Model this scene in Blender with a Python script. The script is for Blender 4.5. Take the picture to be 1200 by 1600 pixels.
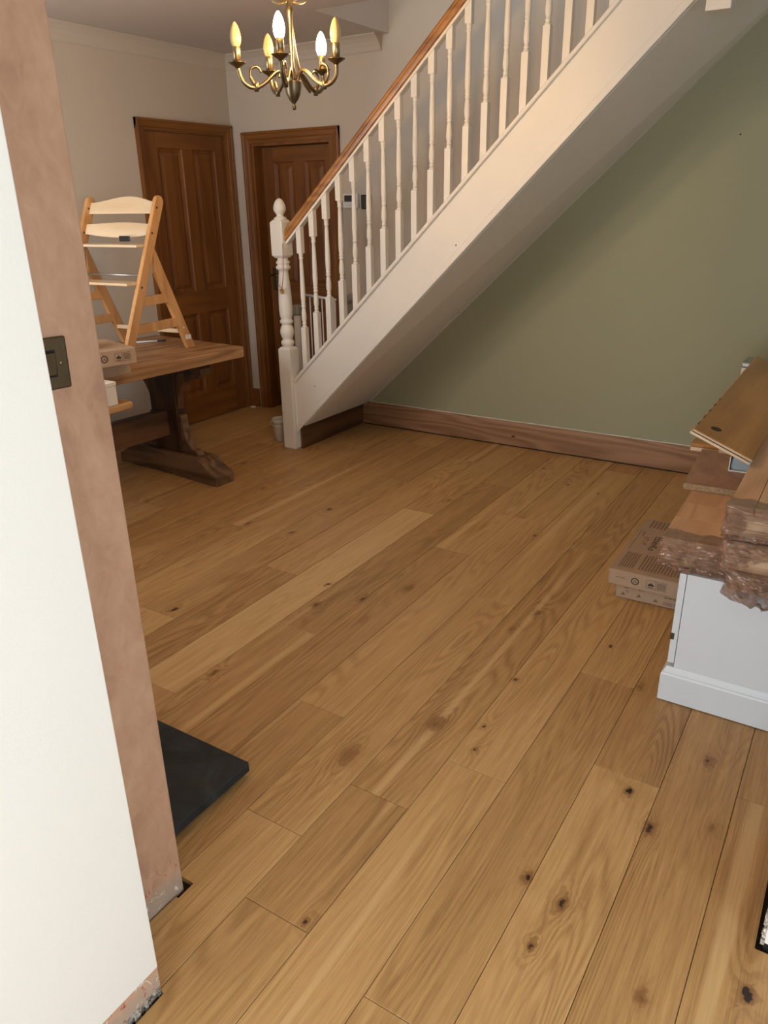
import bpy, bmesh, math, random
from mathutils import Vector, Matrix, noise
PI = math.pi
R = math.radians
rnd = random.Random(7)
for o in list(bpy.data.objects):
    bpy.data.objects.remove(o)
scene = bpy.context.scene
col = scene.collection

# ------------------------------------------------------------------ camera
cam_data = bpy.data.cameras.new('camera')
cam = bpy.data.objects.new('camera', cam_data)
col.objects.link(cam)
cam_data.sensor_fit = 'VERTICAL'
cam_data.sensor_height = 24.0
cam_data.lens = 24.0 * 1188.24 / 1600.0
cam_data.clip_start = 0.02
p_, r_, a_ = R(22.278), R(-0.9195), R(32.453)
fw = Vector((-math.sin(a_) * math.cos(p_), math.cos(a_) * math.cos(p_), -math.sin(p_)))
rt = Vector((math.cos(a_), math.sin(a_), 0))
up = rt.cross(fw)
Rv = rt * math.cos(r_) + up * math.sin(r_)
Uv = up * math.cos(r_) - rt * math.sin(r_)
m = Matrix((Rv, Uv, -fw)).transposed().to_4x4()
m.translation = Vector((0, 0, 1.5))
cam.matrix_world = m
scene.camera = cam

# ------------------------------------------------------------------ light
world = bpy.data.worlds.new('world')
scene.world = world
world.use_nodes = True
bg = world.node_tree.nodes['Background']
bg.inputs[0].default_value = (0.80, 0.90, 1.0, 1)
bg.inputs[1].default_value = 1.0
scene.view_settings.view_transform = 'Standard'
scene.view_settings.look = 'None'
scene.view_settings.exposure = 0.14
scene.view_settings.gamma = 1.0
scene.view_settings.use_curve_mapping = False


def area(name, loc, rot, sx, sy, power, color):
    d = bpy.data.lights.new(name, 'AREA')
    d.shape = 'RECTANGLE'
    d.size, d.size_y = sx, sy
    d.energy = power
    d.color = color
    o = bpy.data.objects.new(name, d)
    col.objects.link(o)
    o.location = loc
    o.rotation_euler = rot
    return o


# daylight entering through the windows of the place
area('window_daylight_near_room', (-0.10, -2.50, 1.00), (R(90), 0, 0), 1.45, 1.6, 66, (0.86, 0.94, 1.0))
area('window_daylight_near_side', (1.62, -0.45, 1.30), (R(90), 0, R(90)), 1.7, 1.3, 36, (0.84, 0.93, 1.0))
area('window_daylight_dining', (-3.25, 1.00, 1.50), (R(90), 0, 0), 0.95, 1.05, 22, (0.97, 0.98, 1.0))
area('window_daylight_side', (1.52, 3.0, 1.45), (R(90), 0, R(90)), 1.1, 1.1, 3, (1.0, 0.97, 0.93))
area('stairwell_fill', (-1.6, 4.1, 4.6), (0, 0, 0), 1.2, 0.5, 5, (1.0, 0.93, 0.85))  # faint fill lamp added under the closed stairwell top, no window there
BULB = 480.0

# ------------------------------------------------------------------ materials
MAT = {}


def newmat(name):
    m = bpy.data.materials.new(name)
    m.use_nodes = True
    nt = m.node_tree
    b = nt.nodes['Principled BSDF']
    MAT[name] = m
    return m, nt, b


class N:
    """small node helper"""
    def __init__(s, nt):
        s.nt = nt

    def new(s, t, **k):
        n = s.nt.nodes.new(t)
        for a, v in k.items():
            setattr(n, a, v)
        return n

    def put(s, sock, v):
        if isinstance(v, bpy.types.NodeSocket):
            s.nt.links.new(v, sock)
        else:
            sock.default_value = v

    def math(s, op, a, b=0.0, c=None, clamp=False):
        n = s.new('ShaderNodeMath', operation=op, use_clamp=clamp)
        s.put(n.inputs[0], a)
        s.put(n.inputs[1], b)
        if c is not None:
            s.put(n.inputs[2], c)
        return n.outputs[0]

    def vmath(s, op, a, b=None, scale=None):
        n = s.new('ShaderNodeVectorMath', operation=op)
        s.put(n.inputs[0], a)
        if b is not None:
            s.put(n.inputs[1], b)
        if scale is not None:
            s.put(n.inputs['Scale'], scale)
        return n.outputs['Value'] if op in ('LENGTH', 'DOT_PRODUCT', 'DISTANCE') else n.outputs[0]

    def noise(s, v, scale, detail=2, rough=0.5, dist=0.0, w=None):
        n = s.new('ShaderNodeTexNoise')
        if w is not None:
            n.noise_dimensions = '4D'
            s.put(n.inputs['W'], w)
        s.put(n.inputs['Vector'], v)
        n.inputs['Scale'].default_value = scale
        n.inputs['Detail'].default_value = detail
        n.inputs['Roughness'].default_value = rough
        n.inputs['Distortion'].default_value = dist
        return n.outputs['Fac']

    def ramp(s, f, stops):
        n = s.new('ShaderNodeValToRGB')
        e = n.color_ramp.elements
        while len(e) < len(stops):
            e.new(0.5)
        for i, (p, c) in enumerate(stops):
            e[i].position = p
            e[i].color = (c[0], c[1], c[2], 1) if not isinstance(c, (int, float)) else (c, c, c, 1)
        s.put(n.inputs[0], f)
        return n.outputs[0]

    def mix(s, f, a, b, mode='MIX'):
        n = s.new('ShaderNodeMix', data_type='RGBA', blend_type=mode)
        s.put(n.inputs[0], f)
        s.put(n.inputs[6], a if isinstance(a, bpy.types.NodeSocket) else (*a, 1))
        s.put(n.inputs[7], b if isinstance(b, bpy.types.NodeSocket) else (*b, 1))
        return n.outputs[2]

    def sstep(s, v, a, b):
        n = s.new('ShaderNodeMapRange', interpolation_type='SMOOTHSTEP')
        s.put(n.inputs[0], v)
        n.inputs[1].default_value = a
        n.inputs[2].default_value = b
        return n.outputs[0]

    def bump(s, h, strength, dist, bsdf):
        n = s.new('ShaderNodeBump')
        n.inputs['Strength'].default_value = strength
        n.inputs['Distance'].default_value = dist
        s.put(n.inputs['Height'], h)
        s.nt.links.new(n.outputs[0], bsdf.inputs['Normal'])


def plain(name, c, rough=0.5, metal=0.0, var=0.06, scale=30, bump=0.0, coat=0.0, sheen=0.0):
    m, nt, b = newmat(name)
    n = N(nt)
    tc = n.new('ShaderNodeTexCoord').outputs['Object']
    f = n.noise(tc, scale, 3, 0.6)
    lo = tuple(x * (1 - var) for x in c)
    hi = tuple(min(1, x * (1 + var)) for x in c)
    nt.links.new(n.mix(f, lo, hi), b.inputs['Base Color'])
    b.inputs['Roughness'].default_value = rough
    b.inputs['Metallic'].default_value = metal
    b.inputs['Coat Weight'].default_value = coat
    if bump:
        n.bump(f, bump, 0.002, b)
    return m


def wall_paint(name, c, var=0.03, rough=0.85, bump=0.25):
    m, nt, b = newmat(name)
    n = N(nt)
    pos = n.new('ShaderNodeNewGeometry').outputs['Position']
    big = n.noise(pos, 1.7, 3, 0.6)
    fine = n.noise(pos, 240, 2, 0.6)
    lo = tuple(x * (1 - var) for x in c)
    hi = tuple(min(1, x * (1 + var)) for x in c)
    nt.links.new(n.mix(big, lo, hi), b.inputs['Base Color'])
    b.inputs['Roughness'].default_value = rough
    n.bump(fine, bump, 0.0006, b)
    return m


def wood(name, light, dark, axis=1, rough=0.45, ring=26, fibre=240, bump=0.12, coat=0.0, contrast=1.0, blot=0.0, world=False):
    """axis = grain direction in object space"""
    m, nt, b = newmat(name)
    n = N(nt)
    if world:
        tc = n.new('ShaderNodeNewGeometry').outputs['Position']
    else:
        tc = n.new('ShaderNodeTexCoord').outputs['Object']
    oi = n.new('ShaderNodeObjectInfo').outputs['Random']
    w = n.math('MULTIPLY', oi, 53.0)
    s1 = [5.0, 5.0, 5.0]
    s1[axis] = 0.55
    s2 = [fibre] * 3
    s2[axis] = fibre / 40
    v1 = n.vmath('MULTIPLY', tc, tuple(s1))
    v2 = n.vmath('MULTIPLY', tc, tuple(s2))
    a = n.noise(v1, 1.0, 2, 0.45, 0.3, w=w)
    r = n.math('SINE', n.math('MULTIPLY', a, ring * 4.0))
    r = n.math('MULTIPLY_ADD', r, 0.5, 0.5)
    fb = n.noise(v2, 1.0, 2, 0.6, 0.0, w=w)
    t = n.math('ADD', n.math('MULTIPLY', r, 0.45 * contrast), n.math('MULTIPLY', fb, 0.55))
    if blot:
        bl = n.noise(tc, 3.5, 3, 0.6, 0.5, w=w)
        t = n.math('ADD', t, n.math('MULTIPLY', n.math('SUBTRACT', bl, 0.5), blot))
    c = n.ramp(t, [(0.22, dark), (0.80, light)])
    nt.links.new(c, b.inputs['Base Color'])
    b.inputs['Roughness'].default_value = rough
    b.inputs['Coat Weight'].default_value = coat
    b.inputs['Coat Roughness'].default_value = 0.25
    n.bump(fb, bump, 0.001, b)
    return m


def metal(name, c, rough=0.3):
    m, nt, b = newmat(name)
    n = N(nt)
    tc = n.new('ShaderNodeTexCoord').outputs['Object']
    f = n.noise(tc, 60, 3, 0.6)
    nt.links.new(n.mix(f, tuple(x * .8 for x in c), tuple(min(1, x * 1.15) for x in c)), b.inputs['Base Color'])
    b.inputs['Metallic'].default_value = 1.0
    b.inputs['Roughness'].default_value = rough
    return m


# knots the floor really has: x, y, radius, darkness
KNOTS = [(-1.057, 1.449, .030, .55), (-.907, 1.71, .026, .7), (-.448, 1.313, .013, 1), (-.35, 1.285, .016, .9),
         (-.318, 1.722, .011, 1), (-.237, 1.617, .016, .95), (-.157, 1.959, .014, .8), (.043, 1.277, .015, 1.3),
         (-.136, 1.157, .013, .7), (-.826, .937, .009, 1), (-.785, 2.052, .007, 1), (-.775, 1.771, .006, 1),
         (-.751, 1.66, .007, .9), (-1.694, 1.553, .013, .8), (-2.147, 1.80, .013, 1), (-1.742, 2.286, .011, 1),
         (-1.676, 2.121, .015, .8), (-1.545, 2.254, .013, .9), (-1.43, 2.43, .02, .55), (-.892, 2.508, .014, .7),
         (-.929, 2.346, .012, .5), (-.338, 2.417, .016, .4), (-.576, 2.417, .006, 1), (-2.234, 2.975, .013, 1),
         (-2.213, 2.64, .011, .9), (-2.48, 2.615, .013, .8), (-.369, 1.149, .010, .9), (-3.147, 3.327, .014, .8),
         (-1.28, 3.95, .008, 1), (-1.09, 3.9, .008, .9), (-1.5, 4.15, .009, .9), (-1.75, 3.4, .012, .7),
         (-.42, 2.22, .012, .5), (-.10, 1.7, .011, .5), (-2.75, 3.05, .012, .8), (-1.18, 3.2, .008, .9)]


def floor_material():
    m, nt, b = newmat('oak_plank')
    n = N(nt)
    tc = n.new('ShaderNodeTexCoord').outputs['Object']
    pos = n.new('ShaderNodeNewGeometry').outputs['Position']
    at = n.new('ShaderNodeAttribute', attribute_type='OBJECT', attribute_name='tone').outputs['Fac']
    sd = n.new('ShaderNodeAttribute', attribute_type='OBJECT', attribute_name='seed').outputs['Fac']
    # knots: smallest normalised distance
    wob = n.noise(pos, 28, 2, 0.6)
    wv = n.new('ShaderNodeCombineXYZ')
    n.put(wv.inputs[0], n.math('MULTIPLY', n.math('SUBTRACT', wob, 0.5), 0.030))
    n.put(wv.inputs[1], n.math('MULTIPLY', n.math('SUBTRACT', n.noise(pos, 55, 2, 0.6), 0.5), 0.045))
    pw = n.vmath('ADD', pos, wv.outputs[0])
    best = None
    strength = None
    field = None
    for (kx, ky, kr, kd) in KNOTS:
        d = n.vmath('SUBTRACT', pw, (kx, ky, 0))
        d = n.vmath('MULTIPLY', d, (1 / kr, 0.55 / kr, 0))
        L = n.vmath('LENGTH', d)
        # dark core value
        v = n.math('MULTIPLY', n.math('SUBTRACT', 1.25, L, clamp=True), kd)
        best = v if best is None else n.math('MAXIMUM', best, v)
        # halo for grain deflection
        h = n.math('DIVIDE', 1.0, n.math('MULTIPLY_ADD', L, L, 2.5))
        field = h if field is None else n.math('ADD', field, h)
    v1 = n.vmath('MULTIPLY', tc, (7.0, 0.62, 1.0))
    a = n.noise(v1, 1.0, 2, 0.42, 0.25, w=sd)
    a = n.math('ADD', a, n.math('MULTIPLY', field, 0.30))
    ring = n.math('SINE', n.math('MULTIPLY', a, 165.0))
    ring = n.math('MULTIPLY_ADD', ring, 0.5, 0.5)
    ring = n.math('POWER', ring, 1.6)
    patch = n.noise(n.vmath('MULTIPLY', tc, (5.0, 0.9, 1.0)), 1.3, 2, 0.5, 0.0, w=n.math('ADD', sd, 9.0))
    patch = n.sstep(patch, 0.38, 0.66)
    ring = n.math('MULTIPLY', ring, n.math('MULTIPLY_ADD', patch, 0.75, 0.18))
    fib = n.noise(n.vmath('MULTIPLY', tc, (260.0, 7.0, 1.0)), 1.0, 2, 0.65, 0.0, w=sd)
    pores = n.noise(n.vmath('MULTIPLY', tc, (520.0, 22.0, 1.0)), 1.0, 1, 0.5, 0.0, w=sd)
    pores = n.sstep(pores, 0.56, 0.70)
    streak = n.noise(n.vmath('MULTIPLY', tc, (34.0, 0.9, 1.0)), 1.0, 3, 0.6, 0.4, w=sd)
    t = n.math('MULTIPLY_ADD', streak, 0.42, n.math('MULTIPLY', fib, 0.52))
    t = n.math('SUBTRACT', t, n.math('MULTIPLY', ring, 0.20))
    t = n.math('SUBTRACT', t, n.math('MULTIPLY', pores, 0.07))
    t = n.math('ADD', t, n.math('MULTIPLY', n.math('SUBTRACT', at, 0.5), 0.58))
    t = n.math('SUBTRACT', t, n.math('MULTIPLY', n.sstep(field, 0.10, 0.45), 0.16))
    c = n.ramp(t, [(0.02, (0.215, 0.105, 0.036)), (0.30, (0.40, 0.225, 0.086)), (0.52, (0.54, 0.325, 0.132)),
                   (0.85, (0.70, 0.475, 0.23))])
    # pale sapwood streaks along some board edges
    sap = n.noise(n.vmath('MULTIPLY', tc, (11.0, 0.28, 1.0)), 1.0, 1, 0.4, 0.2, w=n.math('ADD', sd, 31.0))
    sap = n.sstep(sap, 0.655, 0.70)
    c = n.mix(n.math('MULTIPLY', sap, 0.55), c, (0.68, 0.46, 0.22))
    # small worm flecks
    vo = n.new('ShaderNodeTexVoronoi')
    n.put(vo.inputs['Vector'], n.vmath('MULTIPLY', pos, (3.3, 1.7, 0)))
    vo.inputs['Scale'].default_value = 1.0
    fl = n.sstep(vo.outputs['Distance'], 0.020, 0.008)
    c = n.mix(n.math('MULTIPLY', fl, 0.8), c, (0.07, 0.03, 0.012))
    c = n.mix(n.math('MULTIPLY', n.sstep(best, 0.0, 0.55), 0.75), c, (0.235, 0.105, 0.036))
    c = n.mix(n.sstep(n.math('ADD', best, n.math('MULTIPLY', n.math('SUBTRACT', n.noise(pos, 70, 2, 0.6), 0.5), 0.5)), 0.60, 0.95), c, (0.022, 0.012, 0.007))
    nt.links.new(c, b.inputs['Base Color'])
    rgh = n.math('MULTIPLY_ADD', fib, 0.16, 0.36)
    nt.links.new(rgh, b.inputs['Roughness'])
    b.inputs['Specular IOR Level'].default_value = 0.42
    h = n.math('SUBTRACT', fib, n.math('MULTIPLY', pores, 0.6))
    n.bump(h, 0.10, 0.0008, b)


floor_material()
wall_paint('cream_paint', (0.57, 0.505, 0.42))
wall_paint('white_paint', (0.83, 0.82, 0.79), 0.012)
wall_paint('ceiling_paint', (0.57, 0.51, 0.46))
wall_paint('sage_paint', (0.335, 0.335, 0.215), 0.02)
plain('white_gloss', (0.80, 0.77, 0.70), 0.50, var=0.03, scale=9)
plain('cabinet_white', (0.68, 0.73, 0.77), 0.38, var=0.015, scale=12, coat=0.1)
plain('bucket_white', (0.62, 0.58, 0.52), 0.35, var=0.03)
plain('gate_white', (0.78, 0.78, 0.80), 0.35, var=0.03)
plain('gate_grey', (0.30, 0.29, 0.25), 0.5)
plain('plastic_white', (0.80, 0.79, 0.76), 0.35, var=0.02)
plain('screen_dark', (0.035, 0.032, 0.03), 0.25)
plain('black_plastic', (0.012, 0.012, 0.013), 0.45)
plain('card_white', (0.74, 0.68, 0.60), 0.75)
plain('cardboard', (0.40, 0.275, 0.18), 0.85, var=0.10, scale=18, bump=0.15)
plain('cardboard_pale', (0.50, 0.36, 0.24), 0.85, var=0.08, scale=18, bump=0.15)
plain('ink', (0.035, 0.028, 0.024), 0.8)
plain('ink_faint', (0.20, 0.12, 0.075), 0.85)
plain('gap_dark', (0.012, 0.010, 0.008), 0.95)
plain('subfloor', (0.03, 0.02, 0.013), 0.95)
plain('caulk', (0.72, 0.72, 0.66), 0.6)
plain('ribbon', (0.42, 0.16, 0.18), 0.7)
plain('tub_blue', (0.34, 0.44, 0.50), 0.25, coat=0.4)
plain('hinge_metal', (0.10, 0.08, 0.05), 0.4, metal=0.8)
metal('antique_brass', (0.19, 0.155, 0.10), 0.38)
metal('candle_brass', (0.32, 0.27, 0.17), 0.38)
metal('switch_brass', (0.135, 0.108, 0.068), 0.36)
metal('door_brass', (0.22, 0.17, 0.09), 0.4)
metal('gold', (0.55, 0.42, 0.18), 0.35)
metal('steel_grey', (0.45, 0.47, 0.48), 0.35)
wood('pine_door', (0.235, 0.088, 0.014), (0.145, 0.048, 0.007), axis=2, rough=0.55, ring=9, fibre=160, contrast=.7)
wood('pine_frame', (0.255, 0.102, 0.019), (0.160, 0.056, 0.009), axis=2, rough=0.5, ring=9, fibre=160, contrast=.7)
wood('pine_frame_across', (0.255, 0.102, 0.019), (0.160, 0.056, 0.009), axis=1, rough=0.5, ring=9, fibre=160, contrast=.7)
wood('pine_frame_x', (0.255, 0.102, 0.019), (0.160, 0.056, 0.009), axis=0, rough=0.5, ring=9, fibre=160, contrast=.7)
wood('rail_oak', (0.46, 0.215, 0.060), (0.26, 0.105, 0.025), axis=0, rough=0.33, coat=0.3, ring=12)
wood('base_oak', (0.37, 0.205, 0.105), (0.225, 0.112, 0.052), axis=0, rough=0.55, ring=20, fibre=200, world=True)
wood('table_top_wood', (0.47, 0.265, 0.125), (0.24, 0.115, 0.045), axis=1, rough=0.42, ring=18, blot=0.5)
wood('table_dark', (0.080, 0.035, 0.013), (0.028, 0.011, 0.005), axis=2, rough=0.5, ring=10, blot=0.4)
wood('table_foot_wood', (0.20, 0.112, 0.055), (0.070, 0.034, 0.015), axis=0, rough=0.55, ring=10, blot=0.7)
wood('stretcher_wood', (0.16, 0.070, 0.027), (0.058, 0.024, 0.010), axis=1, rough=0.5, ring=10, blot=0.5)
wood('beech', (0.68, 0.37, 0.145), (0.50, 0.245, 0.085), axis=2, rough=0.34, ring=7, fibre=180, bump=0.04, coat=0.25)
wood('beech_x_lit', (0.84, 0.68, 0.46), (0.74, 0.55, 0.34), axis=0, rough=0.30, ring=7, fibre=180, bump=0.04, coat=0.3)  # paler than the frame beech, window light put into the slat colour
wood('bench_wood', (0.58, 0.34, 0.15), (0.40, 0.21, 0.08), axis=1, rough=0.45, ring=10)
wood('pack_oak', (0.66, 0.44, 0.27), (0.50, 0.31, 0.175), axis=1, rough=0.55, ring=16)
wood('lacquer_oak', (0.54, 0.26, 0.062), (0.36, 0.155, 0.030), axis=1, rough=0.30, ring=9, fibre=120, coat=0.3, blot=0.6)
wood('ply_edge', (0.80, 0.64, 0.46), (0.62, 0.46, 0.30), axis=0, rough=0.7, ring=6)


def special_materials():
    # raw pink plaster with trowel blotches
    m, nt, b = newmat('pink_plaster')
    n = N(nt)
    pos = n.new('ShaderNodeNewGeometry').outputs['Position']
    v = n.vmath('MULTIPLY', pos, (1, 1.6, 1.0))
    a = n.noise(v, 4.5, 4, 0.62, 0.8)
    c2 = n.noise(v, 15, 4, 0.65, 1.2)
    t = n.math('ADD', n.math('MULTIPLY', a, 0.65), n.math('MULTIPLY', c2, 0.35))
    c = n.ramp(t, [(0.28, (0.36, 0.205, 0.135)), (0.45, (0.49, 0.295, 0.195)), (0.58, (0.55, 0.345, 0.235)), (0.74, (0.61, 0.42, 0.30))])
    z = n.new('ShaderNodeSeparateXYZ')
    n.put(z.inputs[0], pos)
    # old paint and damp at the foot of the wall
    foot = n.sstep(n.math('ADD', z.outputs[2], n.math('MULTIPLY', c2, 0.07)), 0.115, 0.06)
    c = n.mix(n.math('MULTIPLY', foot, 0.8), c, (0.40, 0.33, 0.27))
    sp = n.noise(pos, 34, 3, 0.7, 1.0)
    low = n.sstep(z.outputs[2], 0.16, 0.05)
    red = n.math('MULTIPLY', n.sstep(sp, 0.62, 0.67), low)
    c = n.mix(red, c, (0.40, 0.07, 0.06))
    pale = n.math('MULTIPLY', n.sstep(sp, 0.40, 0.36), low)
    c = n.mix(pale, c, (0.70, 0.66, 0.60))
    nt.links.new(c, b.inputs['Base Color'])
    b.inputs['Roughness'].default_value = 0.8
    n.bump(c2, 0.35, 0.002, b)
    # exposed bead and rubble at the wall foot
    m, nt, b = newmat('raw_edge')
    n = N(nt)
    pos = n.new('ShaderNodeNewGeometry').outputs['Position']
    a = n.noise(pos, 60, 4, 0.75, 1.5)
    c = n.ramp(a, [(0.36, (0.03, 0.028, 0.026)), (0.46, (0.22, 0.19, 0.15)), (0.56, (0.50, 0.44, 0.37)), (0.66, (0.72, 0.68, 0.62))])
    nt.links.new(c, b.inputs['Base Color'])
    b.inputs['Roughness'].default_value = 0.85
    n.bump(a, 0.8, 0.006, b)
    # slate
    m, nt, b = newmat('slate')
    n = N(nt)
    pos = n.new('ShaderNodeNewGeometry').outputs['Position']
    a = n.noise(pos, 7, 5, 0.65, 0.8)
    s = n.noise(pos, 95, 3, 0.7)
    c = n.ramp(a, [(0.35, (0.012, 0.015, 0.017)), (0.62, (0.026, 0.032, 0.036)), (0.75, (0.045, 0.052, 0.056))])
    c = n.mix(n.math('MULTIPLY', n.sstep(s, 0.70, 0.76), 0.6), c, (0.14, 0.14, 0.135))
    nt.links.new(c, b.inputs['Base Color'])
    b.inputs['Roughness'].default_value = 0.62
    b.inputs['Specular IOR Level'].default_value = 0.3
    n.bump(a, 0.4, 0.004, b)
    # chipboard faces and edge
    m, nt, b = newmat('chip_face')
    n = N(nt)
    pos = n.new('ShaderNodeNewGeometry').outputs['Position']
    a = n.noise(n.vmath('MULTIPLY', pos, (1, 0.5, 1)), 16, 4, 0.6, 0.6)
    nt.links.new(n.ramp(a, [(0.3, (0.29, 0.175, 0.120)), (0.7, (0.42, 0.275, 0.195))]), b.inputs['Base Color'])
    b.inputs['Roughness'].default_value = 0.6
    m, nt, b = newmat('chip_edge')
    n = N(nt)
    pos = n.new('ShaderNodeNewGeometry').outputs['Position']
    a = n.noise(n.vmath('MULTIPLY', pos, (1, 1, 2.2)), 130, 3, 0.75, 2.0)
    nt.links.new(n.ramp(a, [(0.36, (0.14, 0.08, 0.035)), (0.5, (0.46, 0.32, 0.17)), (0.66, (0.70, 0.54, 0.34))]), b.inputs['Base Color'])
    b.inputs['Roughness'].default_value = 0.85
    n.bump(a, 0.8, 0.004, b)
    # brown see-through packing film
    m, nt, b = newmat('packing_film')
    n = N(nt)
    b.inputs['Base Color'].default_value = (0.46, 0.245, 0.16, 1)
    b.inputs['Roughness'].default_value = 0.13
    b.inputs['Alpha'].default_value = 0.62
    b.inputs['Specular IOR Level'].default_value = 0.9
    b.inputs['Coat Weight'].default_value = 1.0
    b.inputs['Coat Roughness'].default_value = 0.07
    b.inputs['Coat IOR'].default_value = 1.8
    tc = n.new('ShaderNodeTexCoord').outputs['Object']
    v_ = n.noise(tc, 26, 3, 0.6, 2.2)
    v_ = n.math('ABSOLUTE', n.math('SUBTRACT', v_, 0.5))
    n.bump(v_, 1.0, 0.05, b)
    m, nt, b = newmat('film_clear')
    b.inputs['Base Color'].default_value = (0.52, 0.42, 0.33, 1)
    b.inputs['Roughness'].default_value = 0.10
    b.inputs['Alpha'].default_value = 0.45
    b.inputs['Coat Weight'].default_value = 0.8
    b.inputs['Coat Roughness'].default_value = 0.06
    n = N(nt)
    tc = n.new('ShaderNodeTexCoord').outputs['Object']
    n.bump(n.noise(tc, 42, 4, 0.65, 1.6), 0.9, 0.012, b)
    # bulbs
    m, nt, b = newmat('bulb_off')
    b.inputs['Base Color'].default_value = (0.50, 0.40, 0.20, 1)
    b.inputs['Roughness'].default_value = 0.3
    m, nt, b = newmat('bulb_lit')
    b.inputs['Base Color'].default_value = (1, 0.9, 0.75, 1)
    b.inputs['Emission Color'].default_value = (1.0, 0.60, 0.235, 1)
    b.inputs['Emission Strength'].default_value = BULB
    # glass for window panes
    m, nt, b = newmat('window_glass')
    for l in list(nt.links):
        nt.links.remove(l)
    tr = nt.nodes.new('ShaderNodeBsdfTransparent')
    gl = nt.nodes.new('ShaderNodeBsdfGlossy')
    gl.inputs['Roughness'].default_value = 0.02
    mx = nt.nodes.new('ShaderNodeMixShader')
    mx.inputs[0].default_value = 0.06
    nt.links.new(tr.outputs[0], mx.inputs[1])
    nt.links.new(gl.outputs[0], mx.inputs[2])
    nt.links.new(mx.outputs[0], nt.nodes['Material Output'].inputs[0])


special_materials()


# ------------------------------------------------------------------ mesh helpers
class MB:
    def __init__(s):
        s.bm = bmesh.new()
        s.mi = 0

    def _faces(s, fs, smooth=False):
        for f in fs:
            f.material_index = s.mi
            f.smooth = smooth

    def box(s, x0, x1, y0, y1, z0, z1, M=None):
        vs = [s.bm.verts.new((x, y, z)) for z in (z0, z1) for y in (y0, y1) for x in (x0, x1)]
        q = [(0, 2, 3, 1), (4, 5, 7, 6), (0, 1, 5, 4), (2, 6, 7, 3), (0, 4, 6, 2), (1, 3, 7, 5)]
        fs = [s.bm.faces.new([vs[i] for i in f]) for f in q]
        s._faces(fs)
        if M is not None:
            for v in vs:
                v.co = M @ v.co
        return s

    def prism(s, pts, d0, d1, plane='xz', M=None, smooth=False):
        """polygon pts in the plane, extruded along the third axis"""
        def P(a, b, d):
            return {'xz': (a, d, b), 'yz': (d, a, b), 'xy': (a, b, d)}[plane]
        A = [s.bm.verts.new(P(a, b, d0)) for a, b in pts]
        B = [s.bm.verts.new(P(a, b, d1)) for a, b in pts]
        fs = [s.bm.faces.new(A), s.bm.faces.new(B[::-1])]
        s._faces(fs)
        k = len(pts)
        sf = [s.bm.faces.new((A[(i + 1) % k], A[i], B[i], B[(i + 1) % k])) for i in range(k)]
        s._faces(sf, smooth)
        if M is not None:
            for v in A + B:
                v.co = M @ v.co
        return s

    def lathe(s, prof, n=24, c=(0, 0, 0), M=None, smooth=True):
        rings = []
        for r, z in prof:
            if r < 1e-5:
                rings.append([s.bm.verts.new((c[0], c[1], c[2] + z))])
            else:
                rings.append([s.bm.verts.new((c[0] + r * math.cos(2 * PI * i / n), c[1] + r * math.sin(2 * PI * i / n), c[2] + z)) for i in range(n)])
        fs = []
        for a, b in zip(rings, rings[1:]):
            for i in range(n):
                j = (i + 1) % n
                if len(a) == 1 and len(b) == 1:
                    continue
                if len(a) == 1:
                    fs.append(s.bm.faces.new((a[0], b[j], b[i])))
                elif len(b) == 1:
                    fs.append(s.bm.faces.new((a[i], a[j], b[0])))
                else:
                    fs.append(s.bm.faces.new((a[i], a[j], b[j], b[i])))
        if len(rings[0]) > 1:
            fs.append(s.bm.faces.new(rings[0][::-1]))
        if len(rings[-1]) > 1:
            fs.append(s.bm.faces.new(rings[-1]))
        s._faces(fs, smooth)
        if M is not None:
            for rr in rings:
                for v in rr:
                    v.co = M @ v.co
        return s

    def tube(s, pts, r, n=10, smooth=True):
        pts = [Vector(p) for p in pts]
        rs = r if isinstance(r, (list, tuple)) else [r] * len(pts)
        rings = []
        up0 = Vector((0, 0, 1))
        for i, p in enumerate(pts):
            t = (pts[min(i + 1, len(pts) - 1)] - pts[max(i - 1, 0)]).normalized()
            if i == 0:
                u = t.orthogonal().normalized()
            else:
                u = (u - t * u.dot(t)).normalized()
            w = t.cross(u)
            rings.append([s.bm.verts.new(p + (u * math.cos(2 * PI * k / n) + w * math.sin(2 * PI * k / n)) * rs[i]) for k in range(n)])
        fs = []
        for a, b in zip(rings, rings[1:]):
            for i in range(n):
                j = (i + 1) % n
                fs.append(s.bm.faces.new((a[i], a[j], b[j], b[i])))
        fs.append(s.bm.faces.new(rings[0][::-1]))
        fs.append(s.bm.faces.new(rings[-1]))
        s._faces(fs, smooth)
        return s

    def build(s, name, mat, parent=None, bevel=0.0, segs=2, recalc=True, sharp=None):
        if recalc:
            bmesh.ops.recalc_face_normals(s.bm, faces=s.bm.faces)
        me = bpy.data.meshes.new(name)
        s.bm.to_mesh(me)
        s.bm.free()
        for mm in (mat if isinstance(mat, (list, tuple)) else [mat]):
            me.materials.append(MAT[mm])
        o = bpy.data.objects.new(name, me)
        col.objects.link(o)
        if parent is not None:
            o.parent = parent
        if bevel:
            b = o.modifiers.new('bevel', 'BEVEL')
            b.width = bevel
            b.segments = segs
            b.limit_method = 'ANGLE'
            b.angle_limit = R(35)
        return o


def tag(o, label, cat, group=None, kind=None):
    if label:
        o['label'] = label
    if cat:
        o['category'] = cat
    if group:
        o['group'] = group
    if kind:
        o['kind'] = kind
    return o


def empty(name, loc=(0, 0, 0), rz=0.0):
    o = bpy.data.objects.new(name, None)
    o.empty_display_size = 0.05
    o.location = loc
    o.rotation_euler = (0, 0, rz)
    col.objects.link(o)
    return o


def struct(o, label=None, cat=None):
    o['kind'] = 'structure'
    if label:
        o['label'] = label
    if cat:
        o['category'] = cat
    return o


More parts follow.
